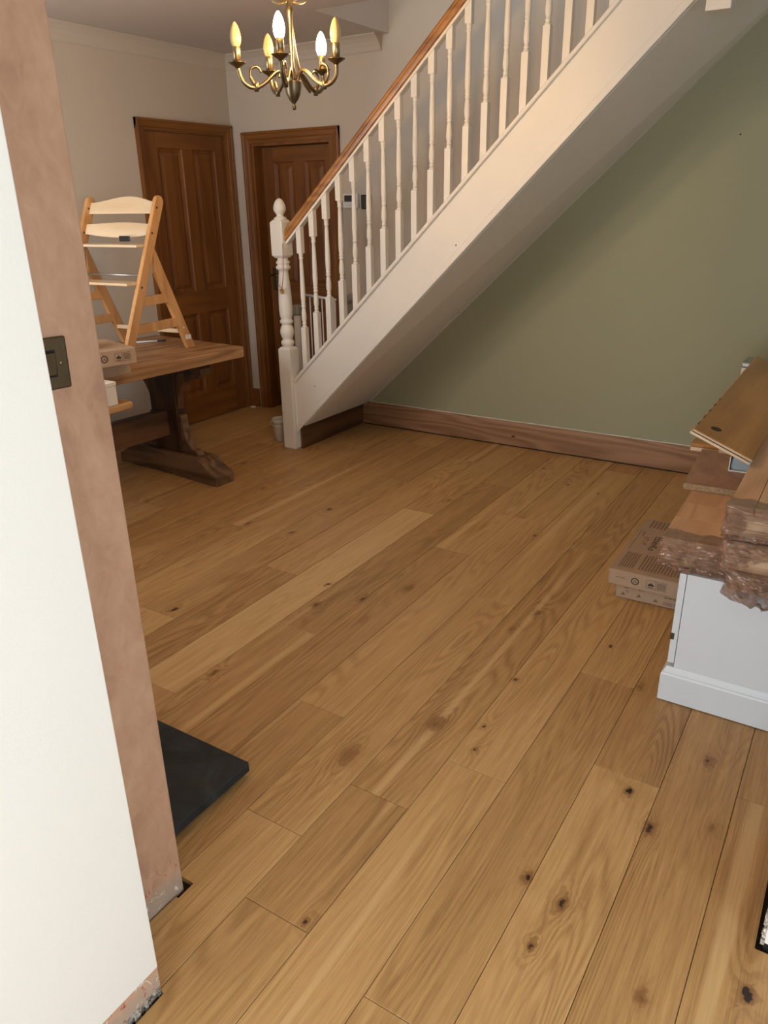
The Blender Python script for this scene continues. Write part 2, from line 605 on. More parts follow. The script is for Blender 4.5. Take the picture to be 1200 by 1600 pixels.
def spline(pts, n=8):
    """Catmull-Rom through points"""
    P = [Vector(p) for p in pts]
    P = [P[0] * 2 - P[1]] + P + [P[-1] * 2 - P[-2]]
    out = []
    for i in range(1, len(P) - 2):
        for k in range(n):
            t = k / n
            a, b, c, d = P[i - 1], P[i], P[i + 1], P[i + 2]
            out.append(0.5 * ((2 * b) + (c - a) * t + (2 * a - 5 * b + 4 * c - d) * t * t + (3 * b - a - 3 * c + d) * t ** 3))
    out.append(P[-2])
    return out


# ------------------------------------------------------------------ room dimensions
XL = -4.08       # left wall with the first door
YB = 4.485       # back wall
CZ = 2.42        # ceiling height
XO = -2.765      # left edge of the stairwell opening
YS = 3.72        # outer face of the stair string
XR = 1.70        # right wall
YN = -2.60       # wall behind the camera
PX = -1.13       # pink plaster face
WX = -0.975      # white wall face

# ---- floor with one object per board
sub = MB().box(-4.2, XR, YN, YB + .15, -0.06, -0.016).build('floor', 'subfloor')
struct(sub, 'honey oak plank floor running from the opening to the green wall', 'floor')

CUT = [(-1.60, WX + 0.004, YN, 0.656), (-4.3, PX + 0.005, 0.60, 0.869), (0.041, 2.0, 1.392, 1.80), (-1.16, -1.117, 0.835, 0.884)]


BW = 0.1838
JOINTS = {1: [1.780], 3: [1.580, 3.45], 4: [.920, 1.354, 3.153], 5: [1.134, 2.511, 4.305], 6: [1.585, 3.368], 7: [2.851], 9: [1.401, 3.188],
          2: [.865, 2.204, 4.02], 10: [2.295, 4.061], 8: [1.934, 3.75], 14: [1.9, 3.399], 12: [2.637, 4.2], 18: [2.2, 3.883],
          11: [1.75, 3.55], 13: [2.57], 15: [3.284], 0: [0.32, 2.35]}
TONE = {(9, 1): .95, (9, 0): .45, (8, 1): .34, (4, 1): .30, (5, 1): .52, (1, 1): .34, (2, 1): .42, (3, 0): .62, (4, 2): .40, (10, 1): .55,
        (14, 0): .62, (13, 0): .34, (13, 1): .42, (12, 0): .55, (1, 0): .60, (0, 1): .34, (5, 2): .60, (6, 2): .55, (7, 0): .40, (8, 0): .50,
        (3, 1): .62, (2, 2): .55, (6, 1): .60, (18, 0): .65}


def plank_mesh(rects, gx=0.0007, gy=0.0006, ch=0.0011, th=0.014):
    mb = MB()
    cx = (min(r[0] for r in rects) + max(r[1] for r in rects)) / 2
    cy = (min(r[2] for r in rects) + max(r[3] for r in rects)) / 2
    for (x0, x1, y0, y1) in rects:
        x0, x1, y0, y1 = x0 + gx - cx, x1 - gx - cx, y0 + gy - cy, y1 - gy - cy
        if x1 - x0 < 0.004 or y1 - y0 < 0.004:
            continue
        lo = [(x0, y0, -th), (x1, y0, -th), (x1, y1, -th), (x0, y1, -th)]
        mi = [(x0, y0, -ch), (x1, y0, -ch), (x1, y1, -ch), (x0, y1, -ch)]
        tp = [(x0 + ch, y0 + ch, 0), (x1 - ch, y0 + ch, 0), (x1 - ch, y1 - ch, 0), (x0 + ch, y1 - ch, 0)]
        L, Mi, T = [[mb.bm.verts.new(p) for p in q] for q in (lo, mi, tp)]
        mb.bm.faces.new(T)
        mb.bm.faces.new(L[::-1])
        for A, B in ((L, Mi), (Mi, T)):
            for i in range(4):
                j = (i + 1) % 4
                mb.bm.faces.new((A[i], A[j], B[j], B[i]))
    return mb, cx, cy


for k in range(-10, 23):
    x1 = -.067 - BW * k
    x0 = x1 - BW
    x0 = max(x0, -4.19)
    x1 = min(x1, XR)
    if x1 - x0 < .03:
        continue
    js = JOINTS.get(k)
    if js is None:
        js = []
        y = 0.5 + rnd.random() * 1.6
        while y < 4.3:
            js.append(y)
            y += rnd.uniform(1.2, 2.0)
    js = sorted(js)
    lo = js[0] - 1.75
    ext = []
    while lo > YN + .2:
        ext.append(lo)
        lo -= 1.85
    ys = [YN] + sorted(ext) + js + [YB + .1]
    base = len(ext)
    for i, (ya, yb) in enumerate(zip(ys, ys[1:])):
        if k > 6 and yb < 0.8:
            continue
        if any(x0 >= c[0] and x1 <= c[1] and ya >= c[2] and yb <= c[3] for c in CUT):
            continue
        mb, cx, cy = plank_mesh([(x0, x1, ya, yb)])
        o = mb.build('plank', 'oak_plank', sub, recalc=True)
        o.location = (cx, cy, 0)
        hits = [c for c in CUT if x0 < c[1] and x1 > c[0] and ya < c[3] and yb > c[2]]
        if hits:
            tools = []
            for c in hits:
                t = MB().box(c[0], c[1], c[2], c[3], -.05, .05).build('cutter', 'oak_plank')
                md = o.modifiers.new('cut', 'BOOLEAN')
                md.operation = 'DIFFERENCE'
                md.object = t
                tools.append(t)
            dg = bpy.context.evaluated_depsgraph_get()
            me = bpy.data.meshes.new_from_object(o.evaluated_get(dg))
            o.modifiers.clear()
            old = o.data
            o.data = me
            for t in tools:
                bpy.data.objects.remove(t)
            if len(me.polygons) == 0:
                bpy.data.objects.remove(o)
                continue
        o['tone'] = float(TONE.get((k, i - base), rnd.uniform(0.30, 0.66)))
        o['seed'] = float(rnd.uniform(0, 60))

# ---- walls
# back wall: cream above the stair, sage green below it, opening for door_2
D2 = (-3.900, -3.215, 1.880)          # clear opening of the second door


def stair_z(x):
    return 0.19 + 0.9375 * (x + 2.918)


mb = MB()
T = 0.14
ZT = 4.8
mb.box(XL - T, D2[0], YB, YB + T, -.014, ZT)
mb.box(D2[0], D2[1], YB, YB + T, D2[2], ZT)
mb.box(D2[1], -2.97, YB, YB + T, -.014, ZT)
xe = -2.97 + (ZT) / 0.9375
mb.prism([(-2.97, .145), (XR + T, stair_z(XR + T)), (XR + T, ZT), (-2.97, ZT)], YB, YB + T, 'xz')
mb.mi = 1
mb.prism([(-2.97, -.014), (XR + T, -.014), (XR + T, stair_z(XR + T)), (-2.97, .145)], YB, YB + T, 'xz')
wb = struct(mb.build('wall_back', ['cream_paint', 'sage_paint']), 'back wall, sage green below the stairs and cream above them', 'wall')
# two small filled nail holes on the green wall
MB().lathe([(0.0, 0), (.004, 0), (.003, .002), (0, .0025)], 10, M=Matrix.Translation((-.729, YB, 1.776)) @ Matrix.Rotation(R(90), 4, 'X')).build('nail_hole', 'gap_dark', wb)

# left wall with opening for door_1
D1 = (3.680, 4.415, 1.935)
mb = MB()
WY0 = 0.86
mb.box(XL - T, XL, WY0, D1[0], -.014, CZ + .25)
mb.box(XL - T, XL, D1[0], D1[1], D1[2], CZ + .25)
mb.box(XL - T, XL, D1[1], YB, -.014, CZ + .25)
struct(mb.build('wall_left', 'cream_paint'), 'cream wall with the pine door nearest the table', 'wall')

# dining-side front wall (behind the plaster pier) with its window opening
mb = MB()
W1 = (-3.80, -2.70, .90, 2.10)
mb.box(XL - T, W1[0], 0.70, 0.865, -.014, CZ)
mb.box(W1[1], PX, 0.70, 0.865, -.014, CZ)
mb.box(W1[0], W1[1], 0.70, 0.865, -.014, W1[2])
mb.box(W1[0], W1[1], 0.70, 0.865, W1[3], CZ)
struct(mb.build('wall_front', 'pink_plaster', bevel=0.004), 'bare pink plaster wall end carrying the light switch', 'wall')
# white wall beside the camera and its raw foot
mb = MB()
mb.box(-1.35, WX, YN, 0.655, 0.075, CZ)
wl = struct(mb.build('wall_near', 'white_paint', bevel=0.002), 'smooth white wall at the left edge, nearest the camera', 'wall')
MB().box(-1.35, WX - .0015, YN, 0.654, 0.022, 0.0755).build('bare_plaster_strip', 'pink_plaster', wl)
# irregular crumbly lowest edge
mb = MB()
yy = YN
pts = []
while yy < 0.652:
    st = rnd.uniform(.006, .016)
    y2 = min(yy + st, 0.6535)
    d = rnd.uniform(-.006, .003)
    mb.box(-1.2, WX - .004 + d, yy, y2, -.012, .024 + rnd.uniform(0, .006))
    yy = y2
    if y2 >= 0.6535:
        break
o = mb.build('crumbled_foot', 'raw_edge', wl)
o['kind'] = 'stuff'
# right pier
mb = MB()
mb.box(0.052, 0.62, 1.402, 1.76, 0.014, CZ)
wp = struct(mb.build('wall_right_near', 'white_paint', bevel=0.003), 'plastered corner of the opening at the lower right', 'wall')
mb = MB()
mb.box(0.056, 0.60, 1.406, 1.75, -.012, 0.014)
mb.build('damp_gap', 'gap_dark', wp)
mb = MB()
z = 0.012
while z < 0.30:
    h = rnd.uniform(.006, .014)
    mb.box(0.0495 - rnd.uniform(0, .003), 0.056, 1.3995 - rnd.uniform(0, .002), 1.41, z, z + h)
    z += h
b_ = mb.build('corner_bead', 'raw_edge', wp)
b_['kind'] = 'stuff'
mb = MB()
mb.box(0.62, XR, 1.42, 1.56, -.014, CZ)
struct(mb.build('wall_partition', 'white_paint'), 'white partition wall right of the opening', 'wall')
# right wall with window opening
mb = MB()
W2 = (2.35, 3.65, .85, 2.05)
W4 = (-1.35, .45, .62, 1.98)
mb.box(XR, XR + T, YN, W4[0], -.014, ZT)
mb.box(XR, XR + T, W4[1], W2[0], -.014, ZT)
mb.box(XR, XR + T, W4[0], W4[1], -.014, W4[2])
mb.box(XR, XR + T, W4[0], W4[1], W4[3], ZT)
mb.box(XR, XR + T, W2[1], YB, -.014, ZT)
mb.box(XR, XR + T, W2[0], W2[1], -.014, W2[2])
mb.box(XR, XR + T, W2[0], W2[1], W2[3], ZT)
struct(mb.build('wall_right', 'sage_paint'), 'right wall of the far room', 'wall')
# wall behind the camera with window opening
mb = MB()
W3 = (-.92, .72, .12, 1.95)
mb.box(WX, W3[0], YN - T, YN, -.014, CZ)
mb.box(W3[1], XR, YN - T, YN, -.014, CZ)
mb.box(W3[0], W3[1], YN - T, YN, -.014, W3[2])
mb.box(W3[0], W3[1], YN - T, YN, W3[3], CZ)
struct(mb.build('wall_behind', 'white_paint'), 'white wall behind the camera', 'wall')


def window(name, axis, fixed, a0, a1, z0, z1, mull):
    mb = MB()
    w = .05
    segs = [(a0, a1, z0, z0 + w), (a0, a1, z1 - w, z1), (a0, a0 + w, z0 + w, z1 - w), (a1 - w, a1, z0 + w, z1 - w)]
    for q in mull:
        segs.append((q - .02, q + .02, z0 + w, z1 - w))
    for (p, q, r, t) in segs:
        if axis == 'y':
            mb.box(p, q, fixed - .03, fixed + .03, r, t)
        else:
            mb.box(fixed - .03, fixed + .03, p, q, r, t)
    f = struct(mb.build(name, 'plastic_white', bevel=.004), 'white framed window', 'window')
    g = MB()
    if axis == 'y':
        g.box(a0 + w, a1 - w, fixed - .003, fixed + .003, z0 + w, z1 - w)
    else:
        g.box(fixed - .003, fixed + .003, a0 + w, a1 - w, z0 + w, z1 - w)
    g.build('pane', 'window_glass', f)


window('window_1', 'y', .75, *W1[:2], *W1[2:], [(W1[0] + W1[1]) / 2])
window('window_2', 'x', XR + .07, *W2[:2], *W2[2:], [3.0])
window('window_4', 'x', XR + .07, *W4[:2], *W4[2:], [-.45])
window('window_3', 'y', YN - .07, *W3[:2], *W3[2:], [-.1])

# ceilings
mb = MB()
mb.box(XL - T, XO, YN - T, YB, CZ, CZ + .25)
mb.box(XO, XR + T, YN - T, 3.75, CZ, CZ + .25)
mb.box(-.15, XR + T, 3.75, YB, CZ, CZ + .25)
struct(mb.build('ceiling', 'ceiling_paint'), 'cream ceiling cut open above the stairs', 'ceiling')
mb = MB()
mb.box(XO - .12, XO, 3.75 - .12, YB, CZ + .25, ZT)
mb.box(XO, XR, 3.75 - .12, 3.75, CZ + 1.2, ZT)
mb.box(XO - .12, XR + T, 3.55, YB + T, ZT, ZT + .1)
struct(mb.build('wall_stairwell', 'cream_paint'), 'upper walls around the stairwell', 'wall')

# cornice, one run per wall
CORN = [(0, -.085), (.006, -.085), (.012, -.078), (.022, -.06), (.040, -.036), (.062, -.018), (.076, -.010), (.084, -.006), (.084, 0), (0, 0)]
mb = MB()
mb.prism([(XL + a, CZ + b) for a, b in CORN], WY0, YB, 'xz', smooth=False)
struct(mb.build('trim_1', 'cream_paint'), 'plaster cornice along the left wall', 'trim')
mb = MB()
mb.prism([(YB - a, CZ + b) for a, b in CORN], XL, -2.815, 'yz', smooth=False)
struct(mb.build('trim_2', 'cream_paint'), 'plaster cornice above the second door ending at the stairwell', 'trim')

# oak skirting on the green wall
mb = MB()
SK = [(0, .008), (.021, .008), (.021, .118), (.018, .124), (.018, .130), (.014, .136), (.011, .147), (.006, .157), (.004, .163), (0, .163)]
mb.prism([(YB - a, b) for a, b in SK], -3.004, XR, 'yz')
bb = struct(mb.build('baseboard_back', 'base_oak'), 'oak skirting board along the foot of the green wall', 'skirting')
MB().box(-3.004, XR, YB - .018, YB, -.002, .008).build('shadow_gap', 'gap_dark', bb)
mb = MB()
x = -2.95
while x < XR:
    x2 = x + rnd.uniform(.03, .09)
    mb.box(x, x2, YB - .004 - rnd.uniform(0, .002), YB, .163, .1655 + rnd.uniform(0, .0025))
    x = x2
mb.build('caulk_line', 'caulk', bb)
# knot in the skirting
mb = MB()
mb.lathe([(0, 0), (.009, 0), (.007, .0008), (0, .001)], 14, M=Matrix.Translation((-1.835, YB - .021, .070)) @ Matrix.Rotation(R(90), 4, 'X') @ Matrix.Diagonal((1.5, .75, 1, 1)))
mb.build('knot', 'table_dark', bb)
# short old skirting stub in the left corner
mb = MB()
mb.box(-4.075, -3.995, YB - .022, YB, 0.001, .14)
struct(mb.build('baseboard_left', 'pine_frame_x', bevel=.004), 'short pine skirting stub between the two doors', 'skirting')
tg = empty('foam_offcut', (-4.02, 4.42, 0.0))
MB().box(-.02, .02, -.012, .012, 0.0005, .012).build('offcut', 'plastic_white', tg, bevel=.004)
tag(tg, 'scrap of white foam on the floor in the corner between the two doors', 'offcut')


# ------------------------------------------------------------------ doors
def panel(mb, a0, a1, z0, z1, face, sgn, axis, depth=.010, edge=.022):
    """raised and recessed panel: moulding ring and fielded centre. axis 'x' = door lies in the YZ plane."""
    def P(a, d, z):
        return (face + sgn * d, a, z) if axis == 'x' else (a, face + sgn * d, z)
    rings = [(0, 0), (.004, -.006), (.012, -.010), (edge, -.012), (edge + .004, -depth - .004), (edge + .03, -.005)]
    vs = []
    for (ins, d) in rings:
        vs.append([mb.bm.verts.new(P(a, d, z)) for a, z in ((a0 + ins, z0 + ins), (a1 - ins, z0 + ins), (a1 - ins, z1 - ins), (a0 + ins, z1 - ins))])
    for A, B in zip(vs, vs[1:]):
        for i in range(4):
            j = (i + 1) % 4
            mb.bm.faces.new((A[i], A[j], B[j], B[i]))
    mb.bm.faces.new(vs[-1])


def make_door(name, axis, face, sgn, a0, a1, z0, z1, flip_handle, panels, label, hand_a, hand_z):
    """stiles and rails as parts around fielded panels"""
    root = empty(name, (0, 0, 0))
    struct(root, label, 'door')

    def bx(mb, p, q, r, t, th=.04):
        if axis == 'x':
            x0, x1 = sorted((face, face - sgn * th))
            mb.box(x0, x1, p, q, r, t)
        else:
            y0, y1 = sorted((face, face - sgn * th))
            mb.box(p, q, y0, y1, r, t)
    cuts_z = sorted(set([z0, z1] + [v for pz in panels for v in pz]))
    sw = .095
    mid = (a0 + a1) / 2
    mw = .045
    for (p, q) in ((a0, a0 + sw), (a1 - sw, a1)):
        mb = MB()
        bx(mb, p, q, z0, z1)
        mb.build('stile', 'pine_door', root)
    rails = []
    pz = sorted(panels)
    zz = [z0] + [v for p in pz for v in p] + [z1]
    for r, t in zip(zz[::2], zz[1::2]):
        mb = MB()
        bx(mb, a0 + sw, a1 - sw, r, t, .0399)
        mb.build('rail', 'pine_frame_across' if axis == 'x' else 'pine_frame_x', root)
    for (r, t) in pz:
        mb = MB()
        bx(mb, mid - mw, mid + mw, r, t, .0399)
        mb.build('muntin', 'pine_door', root)
        for (p, q) in ((a0 + sw, mid - mw), (mid + mw, a1 - sw)):
            mb = MB()
            panel(mb, p, q, r, t, face, sgn, axis)
            bx2 = (p, q, r, t)
            if axis == 'x':
                xs = sorted((face - sgn * .03, face - sgn * .04))
                mb.box(xs[0], xs[1], p, q, r, t)
            else:
                ysx = sorted((face - sgn * .03, face - sgn * .04))
                mb.box(p, q, ysx[0], ysx[1], r, t)
            mb.build('panel', 'pine_door', root)
    if hand_a is not None:
        mb = MB()
        if axis == 'x':
            mb.box(face, face + sgn * .006, hand_a - .02, hand_a + .02, hand_z - .08, hand_z + .08)
            hp = mb.build('handle_plate', 'door_brass', root, bevel=.002)
        else:
            mb.box(hand_a - .02, hand_a + .02, min(face, face + sgn * .006), max(face, face + sgn * .006), hand_z - .08, hand_z + .08)
            hp = mb.build('handle_plate', 'door_brass', root, bevel=.002)
            MB().tube([(hand_a, face, hand_z + .03), (hand_a, face + sgn * .045, hand_z + .03), (hand_a + .02, face + sgn * .05, hand_z + .032), (hand_a + .10, face + sgn * .05, hand_z + .028)], .008, 8).build('handle', 'door_brass', hp)
    return root


def architrave(root, axis, wall, sgn, a0, a1, z1, w=.062, aL=None, aR=None):
    """moulded frame boards: outer bead and stepped inner"""
    steps = [(0, .022), (.012, .026), (.020, .020), (.044, .016), (.052, .010), (w, .010)]
    def leg(a_in, d, label):
        mb = MB()
        pts = []
        for off, th in steps:
            pts.append((a_in + d * (w - off), th))
        poly = [(pts[0][0], 0)] + [(p, t) for p, t in pts] + [(pts[-1][0], 0)]
        if axis == 'x':
            mb.prism([(wall + sgn * t, a) for a, t in poly], 0.001, z1 + w, 'xy')
        else:
            mb.prism([(a, wall + sgn * t) for a, t in poly], 0.001, z1 + w, 'xy')
        mb.build('architrave', 'pine_frame', root)
    leg(a0, -1, 'l')
    leg(a1, 1, 'r')
    mb = MB()
    poly = [(z1 + w, 0)] + [(z1 + w - off, th + .0008) for off, th in steps] + [(z1, 0)]
    if axis == 'x':
        mb.prism([(wall + sgn * t, z) for z, t in poly], a0 - w, a1 + w, 'xz')
        # prism in xz extrudes along y
        mb.build('architrave', 'pine_frame_across', root)
    else:
        mb.prism([(wall + sgn * t, z) for z, t in poly], a0 - w, a1 + w, 'yz')
        mb.build('architrave', 'pine_frame_x', root)


d1 = make_door('door_1', 'x', XL - .004, 1, D1[0] + .012, D1[1] - .012, .008, D1[2] - .010, False,
               [(.20, .775), (.925, 1.835)], 'panelled pine door in the left wall behind the high chair', None, None)
architrave(d1, 'x', XL, 1, D1[0], D1[1], D1[2], .062)
mb = MB()
mb.box(XL - .13, XL, D1[0] - .004, D1[0] + .010, .001, D1[2])
mb.box(XL - .13, XL, D1[1] - .010, D1[1] + .004, .001, D1[2])
mb.box(XL - .13, XL, D1[0] + .010, D1[1] - .010, D1[2] - .008, D1[2] + .006)
mb.build('door_lining', 'pine_frame', d1)
FY = YB + .085
d2 = make_door('door_2', 'y', FY, -1, D2[0] + .022, D2[1] - .022, .008, D2[2] - .024, False,
               [(.20, .775), (.925, 1.76)], 'panelled pine door set deep in its frame behind the newel post', -3.83, .97)
architrave(d2, 'y', YB, -1, D2[0], D2[1], D2[2], .070)
mb = MB()
mb.box(D2[0] - .004, D2[0] + .020, YB - .001, YB + .13, .001, D2[2])
mb.box(D2[1] - .020, D2[1] + .004, YB - .001, YB + .13, .001, D2[2])
mb.box(D2[0] + .020, D2[1] - .020, YB - .001, YB + .13, D2[2] - .020, D2[2] + .006)
mb.build('door_lining', 'pine_frame', d2)
# dark closing plates behind the doors (passage walls beyond)
mb = MB()
mb.box(XL - .20, XL - .141, 3.4, 4.9, -.014, 2.6)
mb.box(-4.2, -3.0, YB + .145, YB + .2, -.014, 2.6)
struct(mb.build('wall_beyond', 'cream_paint'))

# ------------------------------------------------------------------ staircase
stair = empty('staircase', (-3.0, YS, 0))


def W(o, root):          # keep world coordinates under a translated root
    o.matrix_parent_inverse = Matrix.Translation(-root.location)
    return o


def st(x):   # string top line
    return .445 + .973 * (x + 3.033)


def sb(x):   # string bottom line
    return .150 + .9705 * (x + 2.993)


X0, X1 = -3.028, -.42
mb = MB()
mb.prism([(X0, sb(X0) + .01), (X1, sb(X1)), (X1, st(X1) - .02), (X0, st(X0) - .02)], YS + .002, YS + .034, 'xz')
W(mb.build('string', 'white_gloss', stair, bevel=.002), stair)
mb = MB()     # capping that carries the balusters
mb.prism([(X0, st(X0) - .022), (X1, st(X1) - .022), (X1, st(X1) + .006), (X0, st(X0) + .006)], YS - .014, YS + .050, 'xz')
W(mb.build('base_rail', 'white_gloss', stair, bevel=.006, segs=3), stair)
mb = MB()     # lower moulding strip
mb.prism([(X0 + .01, sb(X0 + .01) - .006), (X1, sb(X1) - .006), (X1, sb(X1) + .040), (X0 + .01, sb(X0 + .01) + .040)], YS - .007, YS + .004, 'xz')
W(mb.build('string_moulding', 'white_gloss', stair, bevel=.004, segs=3), stair)
mb = MB()
mb.box(-3.0235, -3.013, YS - .008, YS + .003, .160, .440)
W(mb.build('cover_strip', 'white_gloss', stair, bevel=.003), stair)
mb = MB()     # soffit: from the foot of the string across to the wall
XA, XB_ = -2.985, -.42
pts = []
for x in (XA, XB_):
    zo, zi = sb(x) - .002, stair_z(max(x, -2.96)) - .001
    pts.append([mb.bm.verts.new(p) for p in ((x, YS + .034, zo), (x, YB - .001, zi), (x, YB - .001, zi + .008), (x, YS + .034, zo + .010))])
mb.bm.faces.new(pts[0])
mb.bm.faces.new(pts[1][::-1])
for i in range(4):
    j = (i + 1) % 4
    mb.bm.faces.new((pts[0][i], pts[0][j], pts[1][j], pts[1][i]))
W(mb.build('soffit', 'white_gloss', stair), stair)
for i in range(12):
    z = .1873 * (i + 1) + .014
    xa = -3.18 + .193 * i
    xf = max(xa, -3.02)
    mb = MB()
    mb.box(xf - .012, xa + .193, YS + .034, YB - .012, z - .022, z)
    W(mb.build('tread', 'bench_wood', stair, bevel=.004), stair)
    mb = MB()
    mb.box(xf, xf + .014, YS + .034, YB - .012, z - .186 if i else .001, z - .022)
    W(mb.build('riser', 'stretcher_wood' if i == 0 else 'white_gloss', stair), stair)  # first riser in dark wood, standing in for the shade under the stairs
mb = MB()     # wall string
mb.prism([(-3.0, .30), (-3.0, .52), (-.45, .52 + .973 * 2.55), (-.45, .30 + .973 * 2.55)], YB - .012, YB - .001, 'xz')
W(mb.build('wall_string', 'white_gloss', stair), stair)

# handrail: oak moulded rail on a white grooved fillet
YC = 3.742


def rb(x):   # underside of handrail fillet
    return 1.268 + .921 * (x + 3.023)


ang = math.atan(.921)
ln = (2.95 - .0) / math.cos(ang)


def rail_profile(prof, x0, x1, off, name, mat, bev=0):
    mb = MB()
    A, B = [], []
    nx, nz = -math.sin(ang), math.cos(ang)
    for (w, h) in prof:
        for lst, x in ((A, x0), (B, x1)):
            lst.append(mb.bm.verts.new((x + nx * (h + off), YC + w, rb(x) + nz * (h + off))))
    k = len(prof)
    mb.bm.faces.new(A)
    mb.bm.faces.new(B[::-1])
    for i in range(k):
        j = (i + 1) % k
        mb.bm.faces.new((A[j], A[i], B[i], B[j]))
    return W(mb.build(name, mat, stair, bevel=bev), stair)


rail_profile([(-.021, 0), (.021, 0), (.021, .012), (-.021, .012)], -3.045, -.75, 0.0, 'rail_fillet', 'white_gloss')
hr = rail_profile([(-.022, 0), (-.030, .006), (-.031, .014), (-.024, .020), (-.025, .024), (-.030, .030), (-.030, .040), (-.022, .050), (-.008, .055), (.008, .055),
                   (.022, .050), (.030, .040), (.030, .030), (.025, .024), (.024, .020), (.031, .014), (.030, .006), (.022, 0)], -3.035, -.75, .012, 'handrail', 'rail_oak')
hr['label'] = 'varnished brown handrail'


def baluster(x):
    zb = st(x) + .004
    zt = rb(x) + .002
    mb = MB()
    h = .0165
    c = h * .75
    # square lower block with softened shoulder, ends cut to the slope
    def sq(z0f, z1f, slope0=0, slope1=0):
        vs = []
        for (dx, dy) in ((-h, -h), (h, -h), (h, h), (-h, h)):
            vs.append((mb.bm.verts.new((x + dx, YC + dy, z0f + slope0 * dx)), mb.bm.verts.new((x + dx, YC + dy, z1f + slope1 * dx))))
        mb.bm.faces.new([v[0] for v in vs])
        mb.bm.faces.new([v[1] for v in vs][::-1])
        for i in range(4):
            j = (i + 1) % 4
            mb.bm.faces.new((vs[i][0], vs[i][1], vs[j][1], vs[j][0]))
    sq(zb - .004, zb + .243, .973, 0)
    sq(zb + .672, zt, 0, .921)
    prof = [(.0162, .243), (.0135, .252), (.0095, .256), (.0125, .259), (.0135, .264), (.0125, .269), (.0100, .272), (.0150, .290), (.0158, .305), (.0140, .330),
            (.0115, .352), (.0100, .360), (.0135, .363), (.0140, .368), (.0125, .373), (.0105, .376), (.0135, .380), (.0138, .385), (.0120, .392), (.0142, .410),
            (.0150, .440), (.0135, .520), (.0112, .610), (.0100, .635), (.0128, .639), (.0135, .644), (.0125, .649), (.0105, .652), (.0135, .656), (.0120, .662), (.0162, .672)]
    mb.lathe(prof, 14, c=(x, YC, zb))
    return W(mb.build('baluster', 'white_gloss', stair), stair)


for i in range(23):
    baluster(-2.932 + .0972 * i)

# newel post: chamfered square blocks, turned vase and acorn
NX, NY = -3.070, 3.740
nh = .0455
mb = MB()


def block(z0, z1, ch=.012):
    k = nh
    rings = [(k - ch, z0), (k, z0 + ch * 1.1), (k, z1 - ch * 1.1), (k - ch, z1)]
    vs = []
    for (r, z) in rings:
        vs.append([mb.bm.verts.new((NX + a * r, NY + b * r, z)) for a, b in ((-1, -1), (1, -1), (1, 1), (-1, 1))])
    mb.bm.faces.new(vs[0][::-1])
    mb.bm.faces.new(vs[-1])
    for A, B in zip(vs, vs[1:]):
        for i in range(4):
            j = (i + 1) % 4
            mb.bm.faces.new((A[i], A[j], B[j], B[i]))


block(-.004, .664, .014)
W(mb.build('newel_base', 'white_gloss', stair, bevel=.003), stair)
mb = MB()
block(1.190, 1.405, .014)
W(mb.build('newel_cap', 'white_gloss', stair, bevel=.003), stair)
mb = MB()
mb.lathe([(.030, .655), (.030, .668), (.037, .674), (.0415, .684), (.041, .695), (.035, .704), (.028, .708), (.036, .722), (.0425, .744), (.043, .762),
          (.038, .782), (.030, .796), (.028, .800), (.037, .806), (.041, .814), (.040, .822), (.035, .828), (.033, .834), (.039, .850), (.0415, .890), (.040, .960), (.035, 1.040),
          (.030, 1.095), (.0285, 1.118), (.034, 1.122), (.043, 1.130), (.044, 1.140), (.036, 1.148), (.035, 1.154), (.041, 1.160), (.041, 1.168), (.034, 1.174), (.031, 1.184), (.031, 1.200)],
         28, c=(NX, NY, 0))
t_ = W(mb.build('turned_shaft', 'white_gloss', stair), stair)
mb = MB()
mb.lathe([(.030, 1.400), (.036, 1.404), (.038, 1.410), (.034, 1.416), (.022, 1.422), (.019, 1.430), (.026, 1.440), (.035, 1.452), (.037, 1.466), (.034, 1.484), (.025, 1.504), (.013, 1.517), (0, 1.522)], 28, c=(NX, NY, 0))
W(mb.build('acorn_finial', 'white_gloss', stair), stair)
# upper newel whose drop shows under the string
mb = MB()
mb.box(-.800, -.704, YS - .022, YS + .072, 2.178, 3.55)
W(mb.build('upper_newel', 'white_gloss', stair, bevel=.003), stair)
# small fixings on string face
for (x, z) in ((-2.862, .437), (-1.90, 1.28)):
    mb = MB()
    mb.lathe([(0, 0), (.004, 0), (.003, .001), (0, .0012)], 8, M=Matrix.Translation((x, YS + .002, z)) @ Matrix.Rotation(R(90), 4, 'X'))
    W(mb.build('screw_hole', 'gap_dark', stair), stair)
tag(stair, 'straight white staircase with turned balusters rising along the green wall', 'staircase')

# ------------------------------------------------------------------ medal on its ribbon
med = empty('medal', (-3.045, 3.685, 1.0))
mb = MB()
mb.tube(spline([(.030, -.004, .275), (.028, -.006, .18), (.020, -.006, .09), (.006, -.005, .022)], 6), .0022, 6)
mb.tube(spline([(.030, -.004, .275), (.030, -.008, .19), (.022, -.008, .09), (.006, -.005, .022)], 6), .0022, 6)
mb.tube(spline([(-.030, .012, .040), (-.015, .000, .030), (.006, -.005, .022)], 5), .0018, 6)
mb.build('ribbon', 'ribbon', med)
mb = MB()
mb.lathe([(0, -.002), (.0155, -.002), (.017, -.001), (.017, .001), (.0155, .002), (.013, .0012), (0, .0012)], 20, M=Matrix.Translation((.003, -.005, .004)) @ Matrix.Rotation(R(90), 4, 'X'))
mb.build('disc', 'gold', med)
tag(med, 'small gold medal on a pink ribbon hanging from the newel post', 'medal')

